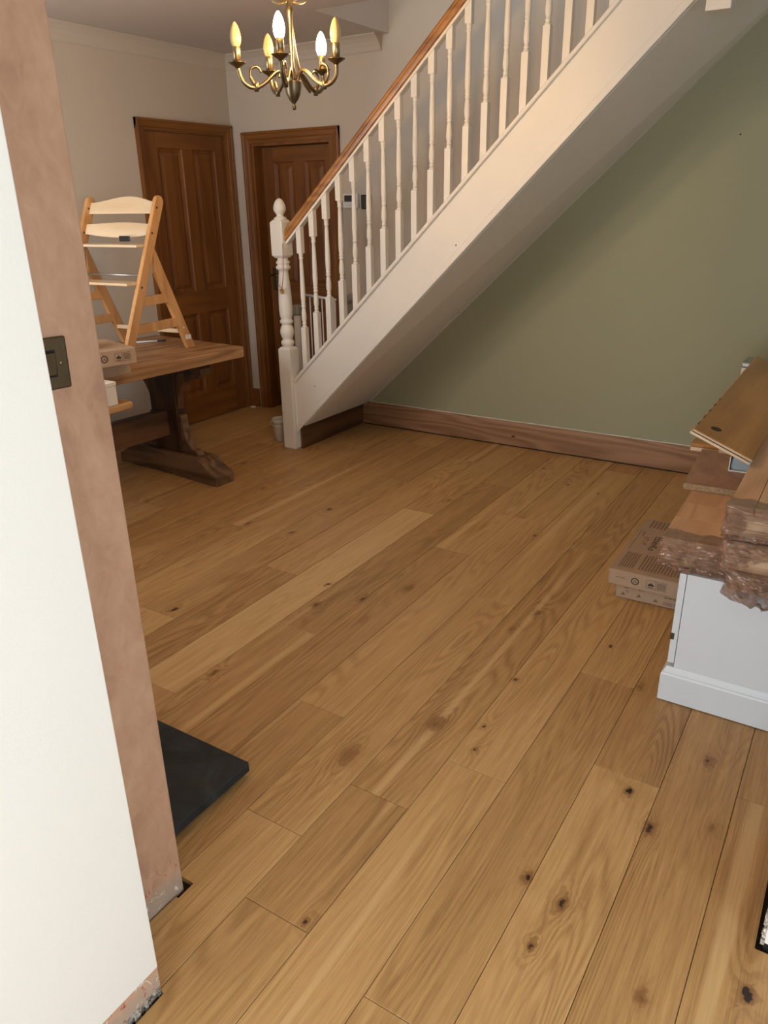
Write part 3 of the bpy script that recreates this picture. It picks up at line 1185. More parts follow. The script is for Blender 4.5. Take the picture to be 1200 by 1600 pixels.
# ------------------------------------------------------------------ bucket
bk = empty('bucket', (-3.250, 3.840, 0.0))
mb = MB()
mb.lathe([(.044, .0015), (.050, .006), (.060, .118), (.060, .124), (.066, .126), (.068, .140), (.066, .150), (.061, .152), (.058, .146), (.052, .03), (0, .02)], 30,
         M=Matrix.Diagonal((1.05, .9, 1, 1)))
mb.build('tub', 'bucket_white', bk)
mb = MB()
mb.tube(spline([(-.066, -.012, .135), (-.070, -.030, .125), (-.050, -.052, .115), (0, -.064, .112), (.05, -.052, .115), (.068, -.030, .125), (.066, -.012, .135)], 5), .0022, 6)
mb.build('handle', 'bucket_white', bk)
tag(bk, 'small off-white plastic bucket on the floor beside the newel post', 'bucket')

# ------------------------------------------------------------------ safety gate
gt = empty('safety_gate', (-3.44, 4.39, 0.0))
gd = Vector((.40, -.165, 0))
gl = gd.length
ga = math.atan2(gd.y, gd.x)
gt.rotation_euler = (0, 0, ga)
MB().tube([(0, 0, .895), (gl, 0, .895)], .009, 10).build('top_rail', 'gate_white', gt)
MB().tube([(0, 0, .06), (gl, 0, .06)], .009, 10).build('bottom_rail', 'gate_white', gt)
for i in range(6):
    x = .015 + (gl - .03) * i / 5
    MB().tube([(x, 0, .002 if i in (0, 5) else .06), (x, 0, .895)], .0048 if 0 < i < 5 else .008, 8).build('bar', 'gate_white', gt)
tag(gt, 'open white metal stair gate seen between the lowest balusters', 'gate')
gp = empty('gate_post', (-3.062, 3.838, 0))
MB().box(-.020, .020, -.014, .014, .002, .845).build('post', 'gate_white', gp, bevel=.006)
MB().box(-.028, .028, -.030, .030, .845, .905).build('latch', 'gate_grey', gp, bevel=.008)
MB().box(-.034, -.024, -.01, .01, .855, .895).build('latch_button', 'gate_white', gp, bevel=.003)
tag(gp, 'white gate upright with grey latch fixed behind the newel post', 'gate post')
gw = empty('gate_bracket', (-3.085, YB - .013, .80))
MB().lathe([(.0, .036), (.018, .036), (.030, .028), (.033, .010), (.033, 0), (0, 0)], 18, M=Matrix.Translation((0, 0, .075)) @ Matrix.Rotation(R(90), 4, 'X')).build('cup', 'gate_grey', gw)
MB().box(-.018, .018, -.022, 0, -.02, .05).build('plate', 'gate_grey', gw, bevel=.004)
tag(gw, 'grey wall cup for the stair gate on the wall behind the balusters', 'bracket')

# ------------------------------------------------------------------ thermostat and wall switch upstairs side
th = empty('thermostat', (-3.065, YB, 1.50))
MB().box(-.060, .060, -.024, 0, -.045, .045).build('case', 'plastic_white', th, bevel=.006)
MB().box(-.042, .036, -.0262, -.0240, -.004, .034).build('screen', 'screen_dark', th)
MB().box(-.018, .018, -.0255, -.0240, -.026, -.020).build('button', 'bucket_white', th)
tag(th, 'white thermostat with a dark screen on the wall behind the balusters', 'thermostat')
hg = empty('wall_controller', (-2.945, YB, 1.492))
MB().box(-.036, .036, -.018, 0, -.043, .043).build('case', 'gap_dark', hg, bevel=.004)
MB().box(-.030, .030, -.0195, -.018, -.036, .036).build('face', 'screen_dark', hg)
tag(hg, 'small dark square wall unit just right of the thermostat', 'switch')

# ------------------------------------------------------------------ light switch on the plaster
sw = empty('light_switch', (PX, .7515, 1.2605))
sw.rotation_euler = (R(-1.5), 0, 0)
MB().box(.0008, .0075, -.0425, .0425, -.0425, .0425).build('plate', 'switch_brass', sw, bevel=.0035, segs=3)
MB().box(.0070, .0078, -.0150, .0180, -.0215, .0225).build('rocker_well', 'gap_dark', sw)
M = Matrix.Translation((.0078, 0, 0)) @ Matrix.Rotation(R(5), 4, 'Y')
MB().box(-.001, .0045, -.0125, .0155, -.018, .019, M=M).build('rocker', 'switch_brass', sw, bevel=.0012)
MB().lathe([(.0032, 0), (.0032, .001), (.002, .0018), (0, .002)], 12, M=Matrix.Translation((.0075, .0265, 0)) @ Matrix.Rotation(R(90), 4, 'Y')).build('screw', 'candle_brass', sw)
tag(sw, 'antique bronze light switch on the bare plaster wall', 'light switch')

# ------------------------------------------------------------------ slate hearth slab
hs = empty('hearth', (-1.245, 1.235, 0))
mb = MB()
mb.prism([(-1.25, -.364), (-.002, -.364), (0, -.004), (-.005, 0), (-1.25, 0)], .018, .047, 'xy')
mb.build('slab', 'slate', hs, bevel=.003)
MB().box(-1.23, -.022, -.362, -.022, .0005, .018).build('shadow_bed', 'gap_dark', hs)  # near-black support, the shadow gap under the slab put into its colour
tag(hs, 'black slate hearth slab projecting from behind the plaster wall', 'hearth')

# ------------------------------------------------------------------ trestle table
TR = R(4.0)
TX, TY = -3.010, 3.270      # far right corner of the top
tb = empty('trestle_table', (TX, TY, 0))
tb.rotation_euler = (0, 0, -TR)
TW, TL = .78, 1.75
mb = MB()
nb = 4
for i in range(nb):
    a = -TW + i * TW / nb
    m_ = MB()
    m_.box(a + .0004, a + TW / nb - .0004, -TL, -.0005, .682, .742)
    m_.build('top_board', 'table_top_wood', tb, bevel=.004)
cx = -TW / 2


def trestle(y0):
    m_ = MB()   # foot with cut toes
    yl, yh = y0 - .07, y0 + .07
    x_0, x_1 = cx - .44, cx + .44
    m_.prism([(x_0, .001), (x_0 + .20, .001), (x_0 + .22, .012), (x_1 - .22, .012), (x_1 - .20, .001), (x_1, .001), (x_1 + .002, .055), (x_1 - .02, .070), (x_1 - .075, .095), (x_1 - .105, .125), (x_1 - .15, .140),
              (x_0 + .15, .140), (x_0 + .105, .125), (x_0 + .075, .095), (x_0, .055)], yl, yh, 'xz')
    m_.build('foot', 'table_foot_wood', tb, bevel=.006)
    m_ = MB()   # wide post
    m_.prism([(cx - .115, .140), (cx + .115, .140), (cx + .115, .45), (cx + .115, .52), (cx + .13, .585), (cx + .155, .62), (cx - .155, .62), (cx - .13, .585), (cx - .115, .52)], y0 - .032, y0 + .032, 'xz')
    m_.build('post', 'table_dark', tb, bevel=.004)
    for s in (-1, 1):
        m_ = MB()   # curved knee on the foot
        c = [(cx + s * .117, .1405), (cx + s * .255, .1405), (cx + s * .235, .165)]
        for k in range(7):
            t = k / 6
            c.append((cx + s * (.235 - .095 * math.sin(t * PI / 2) ** .8), .165 + .20 * (1 - math.cos(t * PI / 2))))
        c.append((cx + s * .117, .37))
        m_.prism(c, y0 - .024, y0 + .024, 'xz')
        m_.build('knee_brace', 'table_foot_wood', tb, bevel=.003)
        m_ = MB()   # curved bracket under the top
        c = [(cx + s * .117, .6195)]
        for k in range(9):
            t = k / 8
            c.append((cx + s * (.118 + .20 * (1 - math.cos(t * PI / 2))), .40 + .20 * math.sin(t * PI / 2)))
        c += [(cx + s * .335, .6195)]
        m_.prism(c, y0 - .022, y0 + .022, 'xz')
        m_.build('bracket', 'stretcher_wood', tb, bevel=.003)
    m_ = MB()
    m_.prism([(cx - .37, .62), (cx + .37, .62), (cx + .37, .660), (cx + .345, .682), (cx - .345, .682), (cx - .37, .66)], y0 - .04, y0 + .04, 'xz')
    m_.build('cross_beam', 'table_dark', tb, bevel=.004)


trestle(-.275)
trestle(-TL + .30)
MB().box(cx - .035, cx + .035, -TL + .335, -.308, .235, .385).build('stretcher', 'stretcher_wood', tb, bevel=.006)
tag(tb, 'heavy wooden trestle table with a thick top behind the plaster wall', 'table')

# ------------------------------------------------------------------ high chair standing on the table
HA = R(5)
HD = .50           # depth of a side frame
HWD = .485         # width between the frames
Lx, Ly = math.cos(HA), math.sin(HA)
ch = empty('high_chair', (-3.262, 3.105, .7425))     # at the rear right foot
ch.rotation_euler = (0, 0, HA)
# local: x to the right frame (0) and left (-HWD); -y is forward; z up
TOPY = -HD + .375
HT = .800


def bar_yz(mb, p, q, w, x0, x1, ends=None):
    """flat bar from p to q in the yz plane with width w"""
    p, q = Vector(p), Vector(q)
    d = (q - p).normalized()
    nrm = Vector((-d.y, d.x)) * w / 2
    mb.prism([tuple(p + nrm), tuple(q + nrm), tuple(q - nrm), tuple(p - nrm)], x0, x1, 'yz')


def hline(z):      # centre line of the front upright: y at height z
    return -HD + (TOPY + HD) * (z / HT)


for x0 in (-.012, -HWD - .012):
    xa, xb = x0, x0 + .024
    mb = MB()
    w = .058
    c = []
    d = Vector((TOPY + HD, HT)).normalized()
    nn = Vector((-d.y, d.x))
    tp = Vector((TOPY, HT - .030))
    c.append((-HD - .030, 0))
    c.append((-HD + .034, 0))
    for k in range(9):
        a = -PI / 2 + PI * k / 8
        v = tp + nn * (-math.cos(a + PI / 2) * 0) + (nn * (-math.cos(PI * k / 8)) + d * math.sin(PI * k / 8)) * (w / 2 * 1.0)
        c.append((v.x, v.y))
    mb.prism(c, xa, xb, 'yz')
    mb.build('upright', 'beech', ch, bevel=.005)
    mb = MB()   # rear leg meets the upright at two thirds height
    zt = .545
    yt = hline(zt) + .030
    mb.prism([(.030, 0), (-.032, 0), (yt - .006, zt - .12), (yt - .002, zt + .03), (yt + .012, zt)], xa, xb, 'yz')
    mb.build('rear_leg', 'beech', ch, bevel=.004)
    for z in (.130, .265):
        mb = MB()
        y0 = hline(z + .024) + .026
        t = (z + .024) / zt
        y1 = -.030 + (yt - .004 + .030) * t * .98
        mb.box(xa + .001, xb - .001, y0, y1, z, z + .048)
        mb.build('side_rung', 'beech', ch, bevel=.003)
    for z in (.02, .36, .62, .74):
        mb = MB()
        mb.lathe([(0, 0), (.0058, 0), (.0058, .0012), (0, .0012)], 10, M=Matrix.Translation((xb if x0 > -.1 else xb, hline(z), z)) @ Matrix.Rotation(R(90), 4, 'Y'))
        mb.build('bolt', 'hinge_metal', ch)


def slat(z0, z1, bulge, name, drop=0.0):
    """curved back slat bowed rearward"""
    mb = MB()
    n = 14
    F, B = [], []
    for i in range(n + 1):
        t = i / n
        x = -HWD + .012 + (HWD - .024) * t
        s = math.sin(PI * t)
        zu = z1 + bulge * s ** 1.6
        zl = z0 - drop * s
        y0 = hline((z0 + z1) / 2) - .004 + .035 * s
        lean = .47
        F.append([mb.bm.verts.new((x, y0 + (z - z0) * lean, z)) for z in (zl, (zl + zu) / 2, zu)])
        B.append([mb.bm.verts.new((x, y0 + .012 + (z - z0) * lean, z)) for z in (zl, (zl + zu) / 2, zu)])
    fs = []
    for i in range(n):
        for j in range(2):
            fs.append(mb.bm.faces.new((F[i][j], F[i + 1][j], F[i + 1][j + 1], F[i][j + 1])))
            fs.append(mb.bm.faces.new((B[i][j], B[i][j + 1], B[i + 1][j + 1], B[i + 1][j])))
        fs.append(mb.bm.faces.new((F[i][0], B[i][0], B[i + 1][0], F[i + 1][0])))
        fs.append(mb.bm.faces.new((F[i][2], F[i + 1][2], B[i + 1][2], B[i][2])))
    for i in (0, n):
        for j in range(2):
            mb.bm.faces.new((F[i][j], F[i][j + 1], B[i][j + 1], B[i][j]))
    for f in fs:
        f.smooth = True
    return mb.build(name, 'beech_x_lit', ch, bevel=.002)


slat(.712, .768, .030, 'back_slat', .0)
slat(.612, .662, .008, 'back_slat', .018)
# seat, foot plate, safety rod and cross bars
MB().box(-HWD + .012, -.012, hline(.565) - .075, hline(.565) + .030, .553, .566).build('seat', 'beech_x_lit', ch, bevel=.004)
MB().box(-HWD + .012, -.012, hline(.385) - .090, hline(.385) + .030, .372, .386).build('foot_plate', 'beech_x_lit', ch, bevel=.004)
MB().tube([(-HWD + .012, hline(.43) - .02, .418), (-.012, hline(.43) - .02, .418)], .006, 8).build('safety_rod', 'steel_grey', ch)
MB().box(-HWD + .012, -.012, -.075, -.045, .090, .112).build('rear_bar', 'beech_x_lit', ch, bevel=.003)
MB().box(-HWD + .012, -.012, -HD + .005, -HD + .030, .012, .040).build('front_bar', 'beech_x_lit', ch, bevel=.003)
MB().box(-.20, -.125, hline(.59) - .010, hline(.59) - .004, .578, .606).build('buckle', 'black_plastic', ch, bevel=.003)
MB().box(.0122, .0128, -.052, -.004, .050, .074, M=Matrix.Rotation(R(-4), 4, 'X')).build('label_plate', 'plastic_white', ch)
MB().lathe([(0, 0), (.006, 0), (.005, .0012), (0, .0014)], 10, M=Matrix.Translation((.012, -.052, .118)) @ Matrix.Rotation(R(90), 4, 'Y')).build('screw_cap', 'plastic_white', ch)
tag(ch, 'beech wooden high chair with two curved back slats standing on the table', 'high chair')

# ------------------------------------------------------------------ pen on the table
pn = empty('pen', (-3.60, 3.12, .7425))
pn.rotation_euler = (0, 0, math.atan2(.127, .105))
MB().tube([(-.085, 0, .0055), (.035, 0, .0055)], .005, 8).build('barrel', 'plastic_white', pn)
MB().tube([(.035, 0, .0055), (.078, 0, .0055), (.086, 0, .0055)], [.0054, .005, .0022], 8).build('cap', 'black_plastic', pn)
tag(pn, 'white pen with a black end lying on the table under the high chair', 'pen')


# ------------------------------------------------------------------ cartons
def text_mesh(body, size, name, mat, parent, M, spacing=1.0):
    cu = bpy.data.curves.new(name, 'FONT')
    cu.body = body
    cu.size = size
    cu.extrude = .0004
    cu.space_character = spacing
    cu.align_x = 'CENTER'
    cu.align_y = 'CENTER'
    tmp = bpy.data.objects.new('tmp_text', cu)
    col.objects.link(tmp)
    bpy.context.view_layer.update()
    me = bpy.data.meshes.new_from_object(tmp)
    bpy.data.objects.remove(tmp)
    me.materials.clear()
    me.materials.append(MAT[mat])
    me.name = name
    me.transform(M)
    o = bpy.data.objects.new(name, me)
    col.objects.link(o)
    o.parent = parent
    return o


def carton(name, loc, rz, sx, sy, sz, label, mat='cardboard'):
    """local: x from 0 to sx, y from 0 to sy, z from 0 to sz. Folded card with end flaps."""
    r = empty(name, loc, rz)
    mb = MB()
    mb.box(0, sx, 0, sy, 0, sz)
    mb.build('body', mat, r, bevel=.003)
    mb = MB()
    mb.box(-.0025, 0, .004, sy - .004, .003, sz - .002)
    mb.build('end_flap', mat, r, bevel=.001)
    mb = MB()
    mb.box(sx, sx + .0025, .004, sy - .004, .003, sz - .002)
    mb.build('end_flap', mat, r, bevel=.001)
    mb = MB()
    mb.box(.004, sx - .004, -.0015, 0, .003, sz - .002)
    mb.build('side_flap', mat, r, bevel=.0008)
    return r


def ring_logo(parent, M, mat='ink', r=.020):
    mb = MB()
    n = 28
    for (ro, ri) in ((r, r * .72),):
        A = [mb.bm.verts.new(M @ Vector((ro * math.cos(2 * PI * i / n), ro * math.sin(2 * PI * i / n), .0002))) for i in range(n)]
        B = [mb.bm.verts.new(M @ Vector((ri * math.cos(2 * PI * i / n), ri * math.sin(2 * PI * i / n), .0002))) for i in range(n)]
        for i in range(n):
            j = (i + 1) % n
            mb.bm.faces.new((A[i], A[j], B[j], B[i]))
    def tri(pts):
        mb.bm.faces.new([mb.bm.verts.new(M @ Vector((a * r, b * r, .0002))) for a, b in pts])
    tri([(-.45, -.35), (.0, -.35), (-.22, .05)])
    tri([(.05, -.35), (.5, -.35), (.28, .05)])
    tri([(-.2, .05), (.25, .05), (.02, .5)])
    return mb.build('emblem', mat, parent)


def quad(mb, M, x0, x1, y0, y1):
    mb.bm.faces.new([mb.bm.verts.new(M @ Vector((x, y, .0002))) for x, y in ((x0, y0), (x1, y0), (x1, y1), (x0, y1))])


def badge(parent, M, mat='ink', w=.038, h=.034):
    """framed mark: a dark cloche shape with a strip of small print beside it"""
    mb = MB()
    t = .0012
    for (a, b, c, d) in ((0, w, 0, t), (0, w, h - t, h), (0, t, 0, h), (w - t, w, 0, h), (w, w * 2.2, 0, t), (w, w * 2.2, h - t, h)):
        quad(mb, M, a, b, c, d)
    mb.bm.faces.new([mb.bm.verts.new(M @ Vector((w * (.5 + .34 * a), h * (.42 + .34 * b), .0002))) for a, b in
                     ((-1, 0), (-.8, -.3), (.8, -.3), (1, 0), (.75, .35), (.25, .55), (0, 1.0), (-.25, .55), (-.75, .35))])
    quad(mb, M, w * .2, w * .8, h * .12, h * .2)
    for k in range(5):
        quad(mb, M, w * 1.12, w * 2.1, h * (.16 + .15 * k), h * (.22 + .15 * k))
    return mb.build('printed_mark', mat, parent)


def print_lines(parent, M, w, h, n, mat='ink_faint', seed=1):
    r = random.Random(seed)
    mb = MB()
    for k in range(n):
        y = h * (k + .5) / n
        x = 0
        while x < w:
            l = r.uniform(.004, .02)
            x2 = min(w, x + l)
            quad(mb, M, x, x2, y - h / n * .28, y + h / n * .28)
            x = x2 + .0025
    o = mb.build('print_block', mat, parent)
    o['kind'] = 'stuff'
    return o


FRONT = lambda x, z: Matrix.Translation((x, -.0017, z)) @ Matrix.Rotation(R(90), 4, 'X')
# lower floor carton
c1 = carton('carton', (-.672, 2.796, .001), R(1.5), .31, .57, .064, None)
tag(c1, 'lower of the two flat cardboard cartons on the floor beside the white cabinet', 'box', 'cartons beside the white cabinet')
mb = MB()
M = FRONT(0, 0)
for cx_, cy_ in ((.028, .014), (.090, .018), (.155, .014)):
    mb.bm.faces.new([mb.bm.verts.new(M @ Vector((cx_ + a, cy_ + b, .0002))) for a, b in ((-.010, 0), (.010, 0), (.002, .016))])
mb.build('printed_mark', 'ink_faint', c1)['kind'] = 'stuff'
print_lines(c1, FRONT(.185, .010), .035, .015, 3, seed=3)
print_lines(c1, FRONT(.225, .010), .030, .015, 3, seed=4)
print_lines(c1, FRONT(.185, .038), .07, .010, 1, seed=5)
print_lines(c1, FRONT(.03, .046), .02, .006, 1, seed=6)
print_lines(c1, FRONT(.085, .046), .025, .006, 1, seed=7)
ring_logo(c1, FRONT(.045, .034), 'ink_faint', .006)
# upper floor carton with the printed lid
c2 = carton('carton', (-.700, 2.770, .066), R(0.5), .322, .590, .066, None)
tag(c2, 'upper printed cardboard carton on the floor, half under the wrapped flooring pack', 'box', 'cartons beside the white cabinet')
mb = MB()
quad(mb, FRONT(.028, .036), 0, .036, 0, .0018)
mb.build('printed_mark', 'ink', c2)
ring_logo(c2, FRONT(.103, .033), 'ink', .0155)
badge(c2, FRONT(.146, .016), 'ink', .036, .036)
TOPM = lambda x, y: Matrix.Translation((x, y, .0662)) @ Matrix.Rotation(R(-90), 4, 'Z')
TX_, TY_ = .100, .320
text_mesh('EssenKo', .046, 'lettering', 'ink', c2, TOPM(TX_, TY_), 1.0)
text_mesh('12" x 9"', .028, 'lettering', 'ink_faint', c2, TOPM(TX_ - .045, TY_ + .01))
for i, (x, y, w, h, n) in enumerate(((.012, .44, .22, .006, 1), (.026, .43, .05, .012, 1), (.020, .19, .15, .060, 6), (.095, .19, .15, .16, 13),
                                     (.03, .575, .09, .11, 7), (.16, .575, .09, .14, 6))):
    print_lines(c2, TOPM(x, y), w, h, n, seed=20 + i)

# cartons on the table
c3 = carton('carton', (-3.345, 1.990, .7427), R(-3), .345, .470, .070, None)
tag(c3, 'lower cardboard carton overhanging the edge of the table', 'box', 'cartons on the trestle table')
c4 = carton('carton', (-3.080, 1.880, .8130), R(-16), .345, .560, .074, None)
c4.location = Vector((-2.875, 2.395, .8130)) - Matrix.Rotation(R(-16), 3, 'Z') @ Vector((.3475, .560, 0))
c3.location = Vector((-2.995, 2.450, .7427)) - Matrix.Rotation(R(-3), 3, 'Z') @ Vector((.3475, .470, 0))
tag(c4, 'upper cardboard carton with a round emblem, under the black tool case on the table', 'box', 'cartons on the trestle table')
SIDE = lambda y, z: Matrix.Translation((.3480, y, z)) @ Matrix.Rotation(R(90), 4, 'Z') @ Matrix.Rotation(R(90), 4, 'X')
ring_logo(c4, SIDE(.405, .038), 'ink', .017)
badge(c4, SIDE(.455, .020), 'ink', .036, .038)
# black thing on the upper carton
bp = empty('tool_case', (-3.075, 2.215, .8872))
mb = MB()
mb.prism([(-.070, .0), (.055, 0), (.075, .022), (.078, .048), (.062, .090), (.045, .100), (-.045, .100), (-.070, .08)], -.055, .055, 'xz')
mb.build('case', 'black_plastic', bp, bevel=.012, segs=3)
MB().box(.040, .0795, -.057, .057, .046, .052).build('seam', 'gap_dark', bp, bevel=.001)
bp.rotation_euler = (0, 0, R(30))
tag(bp, 'black rounded plastic tool case on the cardboard carton on the table', 'case')

# ------------------------------------------------------------------ bench and white box in front of the table
bn = empty('bench', (-2.925, 1.72, 0))
MB().box(-.085, .085, -.62, .59, .620, .655).build('seat', 'bench_wood', bn, bevel=.010, segs=3)
for x in (-.055, .055):
    for y in (-.48, .26):
        m_ = MB()
        m_.prism([(x - .018, .001), (x + .018, .001), (x + .02, .620), (x - .02, .620)], y - .02, y + .02, 'xz')
        m_.build('leg', 'bench_wood', bn, bevel=.003)
MB().box(-.012, .012, -.48 + .02, .24, .22, .26).build('stretcher', 'bench_wood', bn)
for y in (-.48, .26):
    MB().box(-.037, .037, y - .012, y + .012, .215, .26).build('rung', 'bench_wood', bn)
tag(bn, 'pale wooden bench whose end shows between the plaster wall and the table', 'bench')
wbx = empty('white_box', (-2.893, 2.10, .6555))
MB().box(-.048, .048, -.13, .13, 0, .088).build('box', 'card_white', wbx, bevel=.003)
MB().box(-.050, .050, -.132, .132, .0882, .106).build('lid', 'card_white', wbx, bevel=.003)
tag(wbx, 'plain white box on the end of the wooden bench', 'box')

# ------------------------------------------------------------------ chandelier
CHX, CHY = -1.875, 2.40
cd = empty('chandelier', (CHX, CHY, CZ))


def Z(z):
    return z - CZ


MB().lathe([(0, Z(1.800)), (.006, Z(1.802)), (.008, Z(1.808)), (.006, Z(1.814)), (.004, Z(1.818)), (.007, Z(1.822)), (.016, Z(1.832)), (.025, Z(1.850)), (.029, Z(1.872)), (.030, Z(1.886)), (.030, Z(1.889)), (.026, Z(1.890)), (0, Z(1.890))], 26).build('bowl', 'antique_brass', cd)
MB().lathe([(.011, Z(1.889)), (.009, Z(1.90)), (.013, Z(1.915)), (.009, Z(1.93)), (.007, Z(1.96)), (.009, Z(2.0)), (.007, Z(2.05)), (.010, Z(2.09)), (.014, Z(2.10)), (.010, Z(2.112)), (.006, Z(2.12)), (.006, Z(2.36))], 14).build('stem', 'antique_brass', cd)
MB().lathe([(.05, Z(2.42)), (.052, Z(2.41)), (.045, Z(2.395)), (.02, Z(2.375)), (.008, Z(2.35)), (0, Z(2.35))][::-1], 24).build('ceiling_rose', 'antique_brass', cd)
dir0 = math.atan2(-CHY, -CHX)
HEAD = [(-11, True, .187), (-82, False, .187), (56, False, .180), (-154, False, .187), (141, True, .172)]
for (dg, lit, rr) in HEAD:
    a = dir0 + R(dg)
    ca, sa = math.cos(a), math.sin(a)

    def P(r, z):
        return (r * ca, r * sa, Z(z))
    arm = MB().tube(spline([P(.020, 1.884), P(.026, 1.905), P(.042, 1.920), P(.062, 1.912), P(.095, 1.884), P(.128, 1.868), P(.158, 1.874), P(.178, 1.896), P(rr, 1.928)], 6), .0066, 10)
    arm = arm.build('arm', 'antique_brass', cd)
    MB().tube(spline([P(.128, 1.872), P(.138, 1.884), P(.146, 1.902), P(.142, 1.924), P(.126, 1.932), P(.114, 1.926), P(.108, 1.914)], 5), [.0056] * 10 + [.0042] * 21, 8).build('scroll', 'antique_brass', arm)
    MB().tube([P(.128, 1.856), P(.128, 1.884)], .008, 10).build('collar', 'antique_brass', arm)
    cp = P(rr, 1.928)
    cup = MB().lathe([(0, -.004), (.006, -.003), (.010, .002), (.019, .007), (.030, .014), (.0308, .0155), (.022, .0145), (.014, .012), (0, .012)], 22, c=cp).build('drip_pan', 'antique_brass', arm)
    MB().lathe([(.0130, .012), (.0130, .060), (.0115, .062), (0, .062)], 16, c=cp).build('candle_sleeve', 'candle_brass', arm)
    s = 1.0
    bp_ = [(.0110, .060), (.0128, .064), (.0160, .072), (.0184, .083), (.0188, .092), (.0176, .104), (.0142, .119), (.0094, .132), (.0046, .140), (.0018, .143), (0, .1435)]
    bp_ = [(r, .060 + (z - .060) * .90) for r, z in bp_]
    bl = MB().lathe([(r * s, z) for r, z in bp_], 20, c=cp).build('bulb', 'bulb_lit' if lit else 'bulb_off', cd)
    bl['label'] = 'lit candle bulb' if lit else 'unlit candle bulb'
for k in range(5):
    a = dir0 + R(72 * k + 30)
    ca, sa = math.cos(a), math.sin(a)
    pts = []
    for j in range(15):
        t = j / 14
        ph = t * 1.55 * PI
        rr_ = .034 * (1 - .45 * t)
        pts.append(((.036 - rr_ * math.cos(ph)) * ca, (.036 - rr_ * math.cos(ph)) * sa, Z(2.140 - .6 * rr_ * math.sin(ph) + .0 * t)))
    MB().tube(pts, .0034, 8).build('crown_scroll', 'candle_brass', cd)
for dg in (141, -154):
    a = dir0 + R(dg + 8)
    ca, sa = math.cos(a), math.sin(a)
    if dg == -154:
        continue
    MB().tube(spline([(.008 * ca, .008 * sa, Z(2.10)), (.014 * ca, .014 * sa, Z(2.04)), (.034 * ca, .034 * sa, Z(1.96)), (.070 * ca, .070 * sa, Z(1.90)), (.118 * ca, .118 * sa, Z(1.868))], 7), .0050, 8).build('drop_rod', 'candle_brass', cd)
tag(cd, 'antique brass five arm chandelier with two of its candle bulbs lit', 'chandelier')

# ------------------------------------------------------------------ white cabinet
cb = empty('cabinet', (-.345, 2.200, 0))
MB().box(.020, .500, 0, 1.50, .08, .450).build('carcass', 'cabinet_white', cb, bevel=.0015)
for (ya, yb) in ((.002, .746), (.752, 1.498)):
    d_ = MB().box(-.002, .018, ya, yb, .135, .448).build('door', 'cabinet_white', cb, bevel=.0015)
MB().box(-.0035, .0080, -.0018, .003, .220, .242).build('hinge', 'hinge_metal', cb, bevel=.001)
mb = MB()     # plinth with moulded top edge
prof = [(-.016, .003), (-.016, .098), (-.013, .104), (-.010, .106), (-.008, .112), (-.002, .122), (.0, .124)]
mb.prism([(-.008, .0), (.503, 0), (.503, -.0), (.503, .02), (-.008, .02)], .003, .004, 'xy')
o_ = None
mb2 = MB()
ring = []
for (d, z) in [(-.014, .003), (-.014, .096), (-.011, .102), (-.008, .104), (-.006, .112), (-.001, .122), (.004, .123)]:
    ring.append([mb2.bm.verts.new((d + .0, d + .0, z)), mb2.bm.verts.new((.500 - d, d, z)), mb2.bm.verts.new((.500 - d, 1.50 - d, z)), mb2.bm.verts.new((d, 1.50 - d, z))])
for A, B in zip(ring, ring[1:]):
    for i in range(4):
        j = (i + 1) % 4
        mb2.bm.faces.new((A[i], A[j], B[j], B[i]))
mb2.bm.faces.new(ring[0][::-1])
mb2.bm.faces.new(ring[-1])
mb.bm.free()
mb2.build('plinth', 'cabinet_white', cb)
MB().box(.0, .49, .0, 1.49, .0005, .003).build('shadow_gap', 'gap_dark', cb)
tag(cb, 'low white cabinet with a moulded plinth holding the flooring packs', 'cabinet')


